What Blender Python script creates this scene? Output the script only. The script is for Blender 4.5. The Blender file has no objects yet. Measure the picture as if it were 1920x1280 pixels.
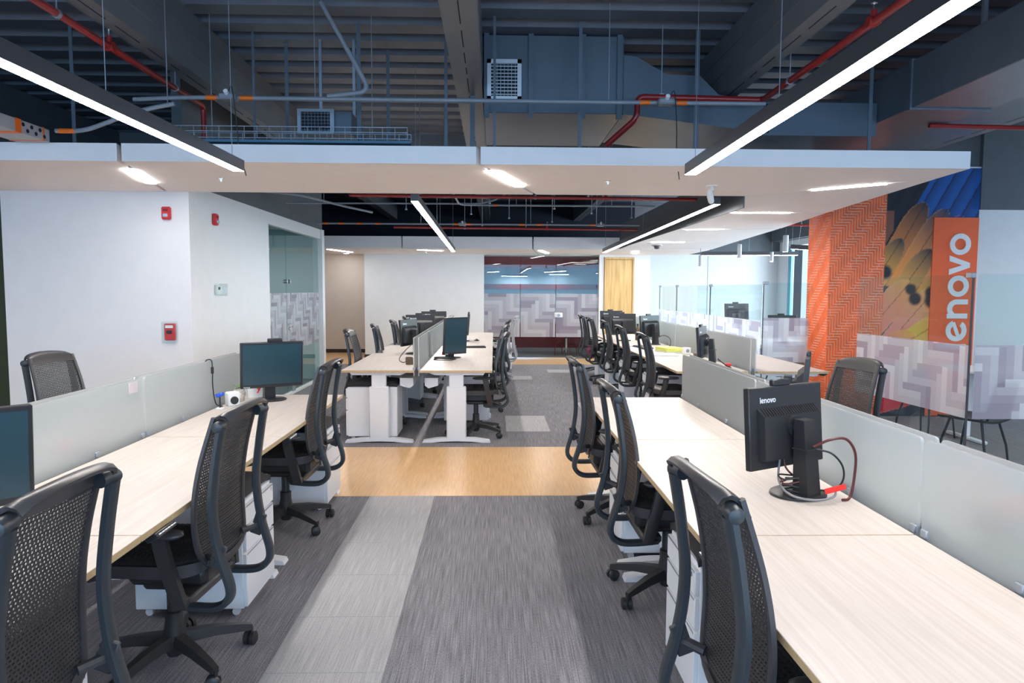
import bpy, math, random
from mathutils import Vector, Matrix

SC = bpy.context.scene
COL = SC.collection
random.seed(7)
PI = math.pi

# ------------------------------------------------------------------ camera
F_PX = 1310.0
pitch = math.atan(98 / F_PX); yaw = math.atan(34 / F_PX); roll = math.radians(0.25)
fw = Vector((math.sin(yaw) * math.cos(pitch), math.cos(yaw) * math.cos(pitch), -math.sin(pitch)))
rt = Vector((math.cos(yaw), -math.sin(yaw), 0)); up = rt.cross(fw)
cr_ = rt * math.cos(roll) + up * math.sin(roll); cu_ = -rt * math.sin(roll) + up * math.cos(roll)
cam = bpy.data.cameras.new('camera'); cam.sensor_width = 36.0; cam.lens = F_PX * 36.0 / 1920.0
cam.clip_start = 0.05; cam.clip_end = 200
co = bpy.data.objects.new('camera', cam); COL.objects.link(co)
m = Matrix((cr_, cu_, -fw)).transposed().to_4x4(); m.translation = (0, 0, 1.6)
co.matrix_world = m
SC.camera = co

# ------------------------------------------------------------------ world, daylight, exposure
W = bpy.data.worlds.new('world'); SC.world = W; W.use_nodes = True
W.node_tree.nodes['Background'].inputs[0].default_value = (0.62, 0.80, 1.0, 1)
W.node_tree.nodes['Background'].inputs[1].default_value = 1.2
SC.view_settings.view_transform = 'Standard'; SC.view_settings.look = 'None'
SC.view_settings.exposure = 0.12; SC.view_settings.gamma = 1.0; SC.view_settings.use_curve_mapping = False

def area(name, loc, direction, sx, sy, power, col):
    l = bpy.data.lights.new(name, 'AREA'); l.shape = 'RECTANGLE'; l.size = sx; l.size_y = sy
    l.energy = power; l.color = col
    o = bpy.data.objects.new(name, l); COL.objects.link(o); o.location = loc
    o.rotation_euler = Vector(direction).to_track_quat('-Z', 'Y').to_euler()
    return o
DAY = (0.33, 0.63, 1.0)
area('daylight_rear_windows', (1.0, -4.75, 1.95), (0, 1, 0.03), 13.0, 2.3, 540, DAY)
area('daylight_lounge_windows', (8.85, 12.5, 1.8), (-1, 0, -0.05), 9.0, 2.4, 900, (0.72, 0.88, 1.0))

# ------------------------------------------------------------------ materials
def new_mat(name):
    M = bpy.data.materials.new(name); M.use_nodes = True
    return M, M.node_tree.nodes, M.node_tree.links

def mat(name, col, rough=0.5, metal=0.0, var=0.06, scale=6.0, bump=0.0, bscale=200.0, stretch=(1, 1, 1), spec=0.5, col2=None):
    M, N, L = new_mat(name); b = N['Principled BSDF']
    b.inputs['Roughness'].default_value = rough; b.inputs['Metallic'].default_value = metal
    b.inputs['Specular IOR Level'].default_value = spec
    tc = N.new('ShaderNodeTexCoord'); mp = N.new('ShaderNodeMapping'); L.new(tc.outputs['Object'], mp.inputs[0])
    mp.inputs['Scale'].default_value = stretch
    no = N.new('ShaderNodeTexNoise'); no.inputs['Scale'].default_value = scale; no.inputs['Detail'].default_value = 4
    L.new(mp.outputs[0], no.inputs['Vector'])
    rp = N.new('ShaderNodeValToRGB'); L.new(no.outputs['Fac'], rp.inputs[0])
    a = [max(0, c * (1 - var)) for c in col]; c2 = col2 if col2 else [min(1, c * (1 + var)) for c in col]
    rp.color_ramp.elements[0].position = 0.32; rp.color_ramp.elements[1].position = 0.68
    rp.color_ramp.elements[0].color = (*a, 1); rp.color_ramp.elements[1].color = (*c2, 1)
    L.new(rp.outputs[0], b.inputs['Base Color'])
    if bump:
        n2 = N.new('ShaderNodeTexNoise'); n2.inputs['Scale'].default_value = bscale; L.new(mp.outputs[0], n2.inputs['Vector'])
        bp = N.new('ShaderNodeBump'); bp.inputs['Strength'].default_value = bump; bp.inputs['Distance'].default_value = 0.002
        L.new(n2.outputs['Fac'], bp.inputs['Height']); L.new(bp.outputs[0], b.inputs['Normal'])
    return M

def emit(name, col, strength):
    M, N, L = new_mat(name); N.remove(N['Principled BSDF'])
    e = N.new('ShaderNodeEmission'); e.inputs[0].default_value = (*col, 1); e.inputs[1].default_value = strength
    L.new(e.outputs[0], N['Material Output'].inputs[0]); return M

def glass_mat(name, tint, refl=1.0, ior=1.45):
    M, N, L = new_mat(name); N.remove(N['Principled BSDF'])
    t = N.new('ShaderNodeBsdfTransparent'); t.inputs[0].default_value = (*tint, 1)
    g = N.new('ShaderNodeBsdfGlossy'); g.inputs['Roughness'].default_value = 0.0; g.inputs[0].default_value = (0.95, 1, 1, 1)
    fr = N.new('ShaderNodeFresnel'); fr.inputs[0].default_value = ior
    ge = N.new('ShaderNodeNewGeometry'); iv = N.new('ShaderNodeMath'); iv.operation = 'SUBTRACT'; iv.inputs[0].default_value = refl; L.new(ge.outputs['Backfacing'], iv.inputs[1]); iv.use_clamp = True
    mu_ = N.new('ShaderNodeMath'); mu_.operation = 'MULTIPLY'; L.new(fr.outputs[0], mu_.inputs[0]); L.new(iv.outputs[0], mu_.inputs[1])
    mx = N.new('ShaderNodeMixShader'); L.new(mu_.outputs[0], mx.inputs[0])
    L.new(t.outputs[0], mx.inputs[1]); L.new(g.outputs[0], mx.inputs[2]); L.new(mx.outputs[0], N['Material Output'].inputs[0])
    return M

def frosted_mat(name):
    M, N, L = new_mat(name); N.remove(N['Principled BSDF'])
    r = N.new('ShaderNodeBsdfRefraction'); r.inputs[0].default_value = (0.98, 0.995, 0.99, 1); r.inputs['Roughness'].default_value = 0.24; r.inputs['IOR'].default_value = 1.08
    t = N.new('ShaderNodeBsdfTranslucent'); t.inputs[0].default_value = (0.97, 0.985, 0.98, 1)
    d = N.new('ShaderNodeBsdfDiffuse'); d.inputs[0].default_value = (0.93, 0.95, 0.945, 1)
    tr = N.new('ShaderNodeBsdfTransparent'); tr.inputs[0].default_value = (0.9, 0.96, 0.95, 1)
    no = N.new('ShaderNodeTexNoise'); no.inputs['Scale'].default_value = 900
    bp = N.new('ShaderNodeBump'); bp.inputs['Strength'].default_value = 0.1; L.new(no.outputs['Fac'], bp.inputs['Height']); L.new(bp.outputs[0], r.inputs['Normal'])
    a = N.new('ShaderNodeMixShader'); a.inputs[0].default_value = 0.5; L.new(t.outputs[0], a.inputs[1]); L.new(d.outputs[0], a.inputs[2])
    b = N.new('ShaderNodeMixShader'); b.inputs[0].default_value = 0.46; L.new(r.outputs[0], b.inputs[1]); L.new(a.outputs[0], b.inputs[2])
    c = N.new('ShaderNodeMixShader'); c.inputs[0].default_value = 0.06; L.new(b.outputs[0], c.inputs[1]); L.new(tr.outputs[0], c.inputs[2])
    L.new(c.outputs[0], N['Material Output'].inputs[0]); return M

def vcol_mat(name, rough=0.5, see=0.0, attr='Col'):
    M, N, L = new_mat(name); b = N['Principled BSDF']; b.inputs['Roughness'].default_value = rough
    a = N.new('ShaderNodeAttribute'); a.attribute_name = attr
    no = N.new('ShaderNodeTexNoise'); no.inputs['Scale'].default_value = 60
    mx = N.new('ShaderNodeMix'); mx.data_type = 'RGBA'; mx.blend_type = 'MULTIPLY'; mx.inputs[0].default_value = 0.12
    L.new(a.outputs['Color'], mx.inputs[6]); L.new(no.outputs['Color'], mx.inputs[7])
    L.new(mx.outputs[2], b.inputs['Base Color'])
    if see:
        t = N.new('ShaderNodeBsdfTransparent'); tl = N.new('ShaderNodeBsdfTranslucent'); L.new(mx.outputs[2], tl.inputs[0])
        m1 = N.new('ShaderNodeMixShader'); m1.inputs[0].default_value = 0.45; L.new(b.outputs[0], m1.inputs[1]); L.new(tl.outputs[0], m1.inputs[2])
        m2 = N.new('ShaderNodeMixShader'); m2.inputs[0].default_value = see; L.new(m1.outputs[0], m2.inputs[1]); L.new(t.outputs[0], m2.inputs[2])
        L.new(m2.outputs[0], N['Material Output'].inputs[0])
    return M

def carpet_mat(name, lo, hi):
    M, N, L = new_mat(name); b = N['Principled BSDF']; b.inputs['Roughness'].default_value = 0.95; b.inputs['Specular IOR Level'].default_value = 0.15
    tc = N.new('ShaderNodeTexCoord'); mp = N.new('ShaderNodeMapping'); L.new(tc.outputs['Object'], mp.inputs[0]); mp.inputs['Scale'].default_value = (170, 3.5, 1)
    n1 = N.new('ShaderNodeTexNoise'); n1.inputs['Scale'].default_value = 1.0; n1.inputs['Detail'].default_value = 3; L.new(mp.outputs[0], n1.inputs['Vector'])
    mp2 = N.new('ShaderNodeMapping'); L.new(tc.outputs['Object'], mp2.inputs[0]); mp2.inputs['Scale'].default_value = (420, 90, 1)
    n2 = N.new('ShaderNodeTexNoise'); n2.inputs['Scale'].default_value = 1.0; L.new(mp2.outputs[0], n2.inputs['Vector'])
    ad = N.new('ShaderNodeMath'); ad.operation = 'ADD'; L.new(n1.outputs['Fac'], ad.inputs[0]); L.new(n2.outputs['Fac'], ad.inputs[1])
    hf = N.new('ShaderNodeMath'); hf.operation = 'MULTIPLY'; hf.inputs[1].default_value = 0.5; L.new(ad.outputs[0], hf.inputs[0])
    rp = N.new('ShaderNodeValToRGB'); L.new(hf.outputs[0], rp.inputs[0])
    rp.color_ramp.elements[0].position = 0.38; rp.color_ramp.elements[1].position = 0.64
    rp.color_ramp.elements[0].color = (*lo, 1); rp.color_ramp.elements[1].color = (*hi, 1)
    L.new(rp.outputs[0], b.inputs['Base Color'])
    bp = N.new('ShaderNodeBump'); bp.inputs['Strength'].default_value = 0.5; bp.inputs['Distance'].default_value = 0.003
    L.new(hf.outputs[0], bp.inputs['Height']); L.new(bp.outputs[0], b.inputs['Normal'])
    return M

WHITE = mat('white_paint', (0.76, 0.765, 0.775), 0.6, var=0.015, bump=0.08, bscale=120)
SOFFIT = mat('soffit_white', (0.93, 0.89, 0.875), 0.7, var=0.012)
BEIGE = mat('beige_paint', (0.66, 0.59, 0.54), 0.7, var=0.02)
GREYP = mat('grey_paint', (0.10, 0.115, 0.13), 0.7, var=0.05)
DECK = mat('painted_steel_deck', (0.118, 0.135, 0.168), 0.45, var=0.12, scale=3)
BEAM = mat('painted_steel_beam', (0.155, 0.165, 0.18), 0.45, var=0.06, scale=3)
DUCT = mat('painted_duct_sheet', (0.12, 0.15, 0.185), 0.33, var=0.06, scale=4)
PIPE = mat('conduit_grey', (0.24, 0.26, 0.29), 0.4, var=0.05)
REDP = mat('sprinkler_red', (0.30, 0.018, 0.016), 0.3, var=0.1)
REDB = mat('alarm_red', (0.62, 0.03, 0.04), 0.35, var=0.05)
ORANGE_T = mat('orange_tape', (0.9, 0.17, 0.01), 0.5)
STEELG = mat('galvanised_steel', (0.33, 0.37, 0.42), 0.4, 0.6, var=0.1)
CHROME = mat('chrome', (0.75, 0.77, 0.8), 0.15, 1.0, var=0.02)
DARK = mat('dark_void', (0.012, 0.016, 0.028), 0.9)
BASEB = mat('dark_skirting', (0.03, 0.022, 0.022), 0.5)
CARPET = carpet_mat('carpet_grey', (0.115, 0.112, 0.124), (0.305, 0.298, 0.325))
CARPETL = carpet_mat('carpet_light', (0.30, 0.295, 0.305), (0.46, 0.455, 0.465))
WOODF = mat('vinyl_wood_floor', (0.64, 0.385, 0.175), 0.28, var=0.06, scale=1.0, stretch=(70, 4, 1), col2=(0.74, 0.47, 0.23))
TOPW = mat('laminate_top', (0.545, 0.49, 0.45), 0.42, var=0.03, scale=1.0, stretch=(2.5, 75, 1), col2=(0.61, 0.56, 0.525))
EDGEW = mat('laminate_edge', (0.52, 0.375, 0.20), 0.5, var=0.08, scale=30)
PEDW = mat('white_metal', (0.78, 0.79, 0.82), 0.4, var=0.01)
CUSH = mat('black_fabric', (0.035, 0.032, 0.034), 0.85, var=0.15, scale=60, bump=0.3, bscale=900)
UPR = mat('chair_navy_plastic', (0.027, 0.034, 0.041), 0.42, var=0.08)
CELL = mat('chair_cell_polymer', (0.034, 0.032, 0.033), 0.36, var=0.1, scale=30)
FRM = mat('chair_frame_plastic', (0.045, 0.043, 0.046), 0.36, var=0.08)
BASEM = mat('chair_base_plastic', (0.028, 0.026, 0.027), 0.42, var=0.1)
GCELL = mat('chair_light_grey', (0.36, 0.35, 0.37), 0.5, var=0.06)
BLK = mat('monitor_black', (0.018, 0.019, 0.022), 0.42, var=0.08)
SCREEN = mat('screen_dark_glass', (0.016, 0.05, 0.068), 0.3, var=0.02, spec=0.6)
LOGO = mat('logo_silver', (0.75, 0.76, 0.78), 0.4, 0.2)
CABLE = mat('cable_black', (0.014, 0.013, 0.014), 0.45)
CABLER = mat('cable_dark_red', (0.10, 0.018, 0.018), 0.45)
CABLEG = mat('cable_grey', (0.22, 0.22, 0.24), 0.45)
REDT = mat('red_tag', (0.85, 0.03, 0.02), 0.5)
PAPER = mat('paper_white', (0.82, 0.82, 0.80), 0.8, var=0.02)
YELLOW = mat('yellow_green_paper', (0.72, 0.76, 0.18), 0.7)
PINK = mat('pink_plastic', (0.8, 0.12, 0.18), 0.5)
BLUEPL = mat('blue_plastic', (0.02, 0.09, 0.6), 0.4)
DBLUE = mat('dark_blue_cover', (0.03, 0.09, 0.2), 0.5)
GREENL = mat('green_leaf', (0.16, 0.30, 0.10), 0.6)
BROWN = mat('brown_wood', (0.12, 0.075, 0.045), 0.6, var=0.3, scale=60)
DOORW = mat('oak_veneer', (0.60, 0.37, 0.13), 0.45, var=0.18, scale=1.2, stretch=(18, 18, 1.2), col2=(0.72, 0.48, 0.20))
MAGENTA = mat('magenta_fabric', (0.16, 0.01, 0.06), 0.8)
BURG = mat('burgundy_paint', (0.20, 0.016, 0.02), 0.5, var=0.08)
TEALW = mat('pale_teal_paint', (0.42, 0.56, 0.58), 0.7, var=0.02)
PALEB = mat('pale_blue_wall', (0.36, 0.52, 0.66), 0.7, var=0.03)
GREENW = mat('dark_green_wall', (0.03, 0.045, 0.018), 0.6)
ORANGE = mat('orange_print', (0.95, 0.15, 0.045), 0.5, var=0.02)
LETTER = mat('white_lettering', (0.84, 0.84, 0.86), 0.5, var=0.01)
TILE = mat('orange_tile', (0.88, 0.15, 0.028), 0.5, var=0.14, scale=9)
GROUT = mat('tile_grout_white', (0.90, 0.76, 0.70), 0.7)
CLEAR = glass_mat('clear_glass', (0.90, 0.96, 0.955))
CLEART = glass_mat('tinted_clear_glass', (0.74, 0.87, 0.87))
FROST = frosted_mat('frosted_glass')
FILM = vcol_mat('printed_film', 0.6, see=0.22)
ARTM = vcol_mat('mural_print', 0.5)
LAMP = emit('lamp_diffuser', (1.0, 0.94, 0.89), 74.0)
LAMPS = emit('recessed_lamp', (1.0, 0.94, 0.89), 50.0)
LAMPF = emit('far_lamp', (1.0, 0.95, 0.90), 40.0)
HOUS = mat('lamp_housing', (0.06, 0.06, 0.068), 0.4)
HOUSL = mat('pendant_housing', (0.5, 0.5, 0.54), 0.4)
SKYW = emit('daylit_window_pane', (0.80, 0.92, 1.0), 2.2)

# ------------------------------------------------------------------ mesh helpers
class MB:
    def __init__(s): s.v = []; s.f = []; s.mi = []
    def add(s, vs, fs, mi=0):
        o = len(s.v); s.v += [tuple(v) for v in vs]; s.f += [tuple(i + o for i in f) for f in fs]; s.mi += [mi] * len(fs); return s
    def box(s, x0, x1, y0, y1, z0, z1, mi=0):
        return s.add([(x0, y0, z0), (x1, y0, z0), (x1, y1, z0), (x0, y1, z0), (x0, y0, z1), (x1, y0, z1), (x1, y1, z1), (x0, y1, z1)],
                     [(0, 3, 2, 1), (4, 5, 6, 7), (0, 1, 5, 4), (1, 2, 6, 5), (2, 3, 7, 6), (3, 0, 4, 7)], mi)
    def rbox(s, c, d, r=0.004, M=None, mi=0):
        h = [x / 2 for x in d]; r = min(r, *(x * 0.49 for x in h)); vs = []; ix = {}
        for sx in (-1, 1):
            for sy in (-1, 1):
                for sz in (-1, 1):
                    S = (sx, sy, sz)
                    for a in range(3):
                        p = [S[k] * (h[k] if k == a else h[k] - r) for k in range(3)]
                        ix[(S, a)] = len(vs); vs.append(Vector(p))
        fs = []
        for a in range(3):
            b, c2 = (a + 1) % 3, (a + 2) % 3
            for sg in (-1, 1):
                q = []
                for (u, w) in ((-1, -1), (1, -1), (1, 1), (-1, 1)):
                    S = [0, 0, 0]; S[a] = sg; S[b] = u; S[c2] = w; q.append(ix[(tuple(S), a)])
                fs.append(tuple(q if sg > 0 else q[::-1]))
        for a in range(3):
            b, c2 = (a + 1) % 3, (a + 2) % 3
            for u in (-1, 1):
                for w in (-1, 1):
                    S0 = [0, 0, 0]; S0[a] = -1; S0[b] = u; S0[c2] = w; S1 = list(S0); S1[a] = 1
                    S0 = tuple(S0); S1 = tuple(S1)
                    q = (ix[(S0, b)], ix[(S1, b)], ix[(S1, c2)], ix[(S0, c2)])
                    fs.append(q if u * w < 0 else q[::-1])
        for sx in (-1, 1):
            for sy in (-1, 1):
                for sz in (-1, 1):
                    S = (sx, sy, sz); q = (ix[(S, 0)], ix[(S, 1)], ix[(S, 2)])
                    fs.append(q if sx * sy * sz > 0 else q[::-1])
        c = Vector(c)
        vs = [(M @ v if M else v) + c for v in vs]
        return s.add(vs, fs, mi)
    def tube(s, pts, r, n=8, mi=0, prof=None, side=None, closed=False):
        P = [Vector(p) for p in pts]; k = len(P); rs = r if isinstance(r, (list, tuple)) else [r] * k
        T = []
        for i in range(k):
            a = P[i - 1] if (i or closed) else P[0]; b = P[(i + 1) % k] if (i < k - 1 or closed) else P[-1]
            t = (b - a); T.append(t.normalized() if t.length > 1e-9 else Vector((0, 0, 1)))
        sd = Vector(side) if side else (T[0].orthogonal().normalized())
        vs = []; n = len(prof) if prof else n
        for i in range(k):
            sd = sd - T[i] * sd.dot(T[i])
            sd = sd.normalized() if sd.length > 1e-6 else T[i].orthogonal().normalized()
            nn = T[i].cross(sd)
            for j in range(n):
                if prof: a, b = prof[j][0] * rs[i], prof[j][1] * rs[i]
                else: a, b = rs[i] * math.cos(2 * PI * j / n), rs[i] * math.sin(2 * PI * j / n)
                vs.append(P[i] + sd * a + nn * b)
        fs = []
        for i in range(k - (0 if closed else 1)):
            for j in range(n):
                a = i * n + j; b = i * n + (j + 1) % n; c = ((i + 1) % k) * n + (j + 1) % n; d = ((i + 1) % k) * n + j
                fs.append((a, b, c, d))
        if not closed: fs.append(tuple(range(n))[::-1]); fs.append(tuple((k - 1) * n + j for j in range(n)))
        return s.add(vs, fs, mi)
    def cyl(s, p0, p1, r, n=12, mi=0, r1=None): return s.tube([p0, p1], [r, r if r1 is None else r1], n, mi)
    def lathe(s, prof, n=16, c=(0, 0, 0), mi=0):
        vs = []; k = len(prof)
        for (r, z) in prof:
            for j in range(n): vs.append((c[0] + r * math.cos(2 * PI * j / n), c[1] + r * math.sin(2 * PI * j / n), c[2] + z))
        fs = [(i * n + j, i * n + (j + 1) % n, (i + 1) * n + (j + 1) % n, (i + 1) * n + j) for i in range(k - 1) for j in range(n)]
        fs.append(tuple(range(n))[::-1]); fs.append(tuple((k - 1) * n + j for j in range(n)))
        return s.add(vs, fs, mi)
    def prism(s, poly, f0, f1, mi=0):
        n = len(poly); vs = [f0(a, b) for a, b in poly] + [f1(a, b) for a, b in poly]
        fs = [tuple(range(n))[::-1], tuple(range(n, 2 * n))] + [(i, (i + 1) % n, n + (i + 1) % n, n + i) for i in range(n)]
        return s.add(vs, fs, mi)
    def sheet(s, fn, nu, nv, thick, mi=0):
        """closed thin shell: fn(u,v)->Vector, thickened along its normal"""
        A = [[fn(i / nu, j / nv) for i in range(nu + 1)] for j in range(nv + 1)]
        vs = []; 
        for sgn in (0, 1):
            for j in range(nv + 1):
                for i in range(nu + 1):
                    du = A[j][min(i + 1, nu)] - A[j][max(i - 1, 0)]; dv = A[min(j + 1, nv)][i] - A[max(j - 1, 0)][i]
                    nn = du.cross(dv); nn = nn.normalized() if nn.length > 1e-9 else Vector((0, 0, 1))
                    vs.append(A[j][i] - nn * thick * sgn)
        R = nu + 1; O = R * (nv + 1); fs = []
        for j in range(nv):
            for i in range(nu):
                a = j * R + i; fs.append((a, a + 1, a + R + 1, a + R)); fs.append((O + a, O + a + R, O + a + R + 1, O + a + 1))
        for i in range(nu): fs.append((i, O + i, O + i + 1, i + 1)); a = nv * R + i; fs.append((a, a + 1, O + a + 1, O + a))
        for j in range(nv): a = j * R; fs.append((a, a + R, O + a + R, O + a)); a = j * R + nu; fs.append((a, O + a, O + a + R, a + R))
        return s.add(vs, fs, mi)
    def build(s, name, mats, parent=None, smooth=True, ang=38):
        me = bpy.data.meshes.new(name); me.from_pydata(s.v, [], s.f); 
        for mm in (mats if isinstance(mats, (list, tuple)) else [mats]): me.materials.append(mm)
        if isinstance(mats, (list, tuple)) and len(mats) > 1: me.polygons.foreach_set('material_index', s.mi)
        if smooth:
            me.polygons.foreach_set('use_smooth', [True] * len(me.polygons)); me.set_sharp_from_angle(angle=math.radians(ang))
        me.update()
        o = bpy.data.objects.new(name, me); COL.objects.link(o)
        if parent: o.parent = parent
        return o

def thing(name, label, cat, loc=(0, 0, 0), rz=0.0, group=None):
    o = bpy.data.objects.new(name, None); o.empty_display_size = 0.1; COL.objects.link(o)
    o.location = loc; o.rotation_euler = (0, 0, rz); tag(o, label, cat, group); return o
def tag(o, label, cat, group=None):
    o['label'] = label; o['category'] = cat
    if group: o['group'] = group
    return o
def struct(o, label=None):
    o['kind'] = 'structure'
    if label: o['label'] = label
    return o
def dup(root, loc, rz, label, group=None):
    def cp(o, par):
        c = o.copy(); COL.objects.link(c); c.parent = par
        for ch in list(o.children): cp(ch, c)
        return c
    r = cp(root, None); r.location = loc; r.rotation_euler = (0, 0, rz); r['label'] = label
    if group: r['group'] = group
    return r
def spline(pts, n=6):
    P = [Vector(p) for p in pts]; out = []
    for i in range(len(P) - 1):
        p0 = P[i - 1] if i else P[0] * 2 - P[1]; p1 = P[i]; p2 = P[i + 1]; p3 = P[i + 2] if i + 2 < len(P) else P[-1] * 2 - P[-2]
        for k in range(n):
            t = k / n
            out.append(0.5 * ((2 * p1) + (p2 - p0) * t + (2 * p0 - 5 * p1 + 4 * p2 - p3) * t * t + (3 * p1 - p0 - 3 * p2 + p3) * t ** 3))
    out.append(P[-1]); return out
def interp(tab, x):
    n = len(tab); k = 0
    if x <= tab[0][0]: return tab[0][1]
    if x >= tab[-1][0]: return tab[-1][1]
    while tab[k + 1][0] < x: k += 1
    def sl_(i):
        if i == 0: return (tab[1][1] - tab[0][1]) / (tab[1][0] - tab[0][0])
        if i == n - 1: return (tab[-1][1] - tab[-2][1]) / (tab[-1][0] - tab[-2][0])
        return (tab[i + 1][1] - tab[i - 1][1]) / (tab[i + 1][0] - tab[i - 1][0])
    h = tab[k + 1][0] - tab[k][0]; t = (x - tab[k][0]) / h
    return (2 * t ** 3 - 3 * t * t + 1) * tab[k][1] + (t ** 3 - 2 * t * t + t) * h * sl_(k) + (3 * t * t - 2 * t ** 3) * tab[k + 1][1] + (t ** 3 - t * t) * h * sl_(k + 1)

def herring(w, h, b, n, ox=0, oy=0):
    """bricks of an axis-aligned herringbone clipped to the rectangle w x h: (x0,x1,y0,y1)"""
    out = []; nx = int(w / b) + 2 * n + 2; ny = int(h / b) + 2 * n + 2
    for y in range(-n - 1, ny):
        for x in range(-n - 1, nx):
            k = (x - y) % (2 * n)
            if k == 0: r = (x, x + n, y, y + 1)
            elif k == n: r = (x, x + 1, y - n + 1, y + 1)
            else: continue
            x0, x1, y0, y1 = (r[0] * b + ox, r[1] * b + ox, r[2] * b + oy, r[3] * b + oy)
            x0 = max(0, x0); y0 = max(0, y0); x1 = min(w, x1); y1 = min(h, y1)
            if x1 - x0 > b * 0.08 and y1 - y0 > b * 0.08: out.append((x0, x1, y0, y1, ((x + y) if k == 0 else (x - n + y)) // 2))
    return out

FILM_TONES = [(0.74, 0.71, 0.78), (0.84, 0.82, 0.87), (0.68, 0.64, 0.72), (0.52, 0.46, 0.56), (0.58, 0.52, 0.62), (0.45, 0.39, 0.49)]
def film(w, h, b, parent, place, seed=1, n=5):
    """printed zigzag film: place(a, c, d) maps along / up / proud to local 3D"""
    rnd = random.Random(seed); vs = []; fs = []; cols = []
    for (x0, x1, y0, y1, bi) in herring(w, h, b, n):
        t = FILM_TONES[bi % 3] if rnd.random() < 0.72 else rnd.choice(FILM_TONES[3:]); o = len(vs)
        vs += [place(x0, y0, 0), place(x1, y0, 0), place(x1, y1, 0), place(x0, y1, 0)]; fs.append((o, o + 1, o + 2, o + 3)); cols += [t] * 4
    me = bpy.data.meshes.new('frosted_film'); me.from_pydata(vs, [], fs); me.materials.append(FILM)
    ca = me.color_attributes.new('Col', 'FLOAT_COLOR', 'CORNER')
    for i, c in enumerate(cols): ca.data[i].color = (*c, 1)
    o = bpy.data.objects.new('frosted_film', me); COL.objects.link(o); o.parent = parent; o['label'] = 'printed grey zigzag privacy film'
    return o

# wordmark letters drawn as flat outlines, x-height = 1
def ring(cx, cy, ro, ri, a0=0.0, a1=360.0, n=40):
    q = []
    for i in range(n):
        t0 = math.radians(a0 + (a1 - a0) * i / n); t1 = math.radians(a0 + (a1 - a0) * (i + 1) / n)
        q.append([(cx + ri * math.cos(t0), cy + ri * math.sin(t0)), (cx + ro * math.cos(t0), cy + ro * math.sin(t0)),
                  (cx + ro * math.cos(t1), cy + ro * math.sin(t1)), (cx + ri * math.cos(t1), cy + ri * math.sin(t1))])
    return q
def bar(x0, y0, x1, y1): return [[(x0, y0), (x1, y0), (x1, y1), (x0, y1)]]
def glyphs():
    G = []; x = 0.0; s = 0.235
    G.append((bar(0, 0, s, 1.38), s + 0.14))
    ca, sa = math.cos(math.radians(22)), math.sin(math.radians(22))
    br = [[(0.5 + a * ca - b * sa, 0.5 + a * sa + b * ca) for a, b in ((-0.40, -0.085), (0.42, -0.085), (0.42, 0.085), (-0.40, 0.085))]]
    G.append((ring(0.5, 0.5, 0.5, 0.265, 22, 325) + br, 1.08))
    G.append((bar(0, 0, s, 0.98) + ring(0.45, 0.53, 0.45, 0.45 - s, 0, 150, 20) + bar(0.9 - s, 0, 0.9, 0.54), 1.02))
    G.append((ring(0.5, 0.5, 0.5, 0.265), 1.03))
    G.append(([[(0.0, 0.98), (0.26, 0.98), (0.56, 0.0), (0.34, 0.0)], [(0.90, 0.98), (0.64, 0.98), (0.34, 0.0), (0.56, 0.0)]], 0.93))
    G.append((ring(0.5, 0.5, 0.5, 0.265), 1.0))
    return G
def wordmark(mb_list_fn, skip=()):
    x = 0.0
    for i, (qs, adv) in enumerate(glyphs()):
        if i not in skip: mb_list_fn(i, [[(a + x, b) for a, b in q] for q in qs])
        x += adv

# ================================================================== THE SETTING
DECKZ = 3.83
# floor
fl = struct(MB().box(-9, 9, -5, 20.5, -0.06, 0.0).build('floor', CARPET, smooth=False))
struct(MB().box(-8.9, 2.6, 5.32, 7.0, 0.0, 0.002).build('floor_wood_walkway', WOODF, smooth=False))
struct(MB().box(-8.9, 7.0, 14.83, 16.1, 0.0, 0.002).build('floor_wood_corridor', WOODF, smooth=False))
struct(MB().box(-8.9, -2.96, 16.1, 17.55, 0.0, 0.002).build('floor_wood_alcove', WOODF, smooth=False))
tile_me = None
def carpet_tile(x, y, sx=0.5, sy=0.5):
    global tile_me
    if tile_me is None:
        o = MB().rbox((0, 0, 0.0015), (0.498, 0.498, 0.003), 0.001).build('carpet_tile', CARPETL, fl, smooth=False); tile_me = o.data
    else:
        o = bpy.data.objects.new('carpet_tile', tile_me); COL.objects.link(o); o.parent = fl
    o.location = (x, y, 0); o.scale = (sx / 0.5, sy / 0.5, 1)
for i in range(14): carpet_tile(-0.705, 5.07 - 0.5 * i)
for (x, y) in ((0.39, 8.02), (0.39, 8.50), (0.44, 12.55), (1.30, 13.6), (1.42, 9.05), (1.42, 9.55), (-2.9, 8.3), (2.9, 4.2)): carpet_tile(x, y)

# shell
struct(MB().box(-9.1, -9.0, -5, 20.5, 0, 3.95).build('wall_left', WHITE, smooth=False))
mb = MB(); mb.box(-9, 9, -5.15, -5.0, 0, 0.75).box(-9, 9, -5.15, -5.0, 3.2, 3.95)
for x in (-9, -5.8, -2.6, 0.6, 3.8, 7.0): mb.box(x, x + 0.16, -5.15, -5.0, 0.75, 3.2)
struct(mb.build('wall_rear', WHITE, smooth=False))
mb = MB(); mb.box(7.75, 7.9, 8.8, 20.5, 0, 0.5).box(7.75, 7.9, 8.8, 20.5, 2.75, 3.95).box(7.75, 7.9, 18.3, 20.5, 0.5, 2.75).box(7.75, 7.9, 8.8, 9.3, 0.5, 2.75)
struct(mb.build('wall_right', WHITE, smooth=False))
wf = struct(MB().box(7.74, 7.80, 18.12, 18.3, 0.5, 2.75).box(7.74, 7.80, 15.2, 15.3, 0.5, 2.75).box(7.74, 7.8, 12.2, 12.3, 0.5, 2.75).build('window_1', mat('blue_window_frame', (0.16, 0.42, 0.55), 0.5), smooth=False))
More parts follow.
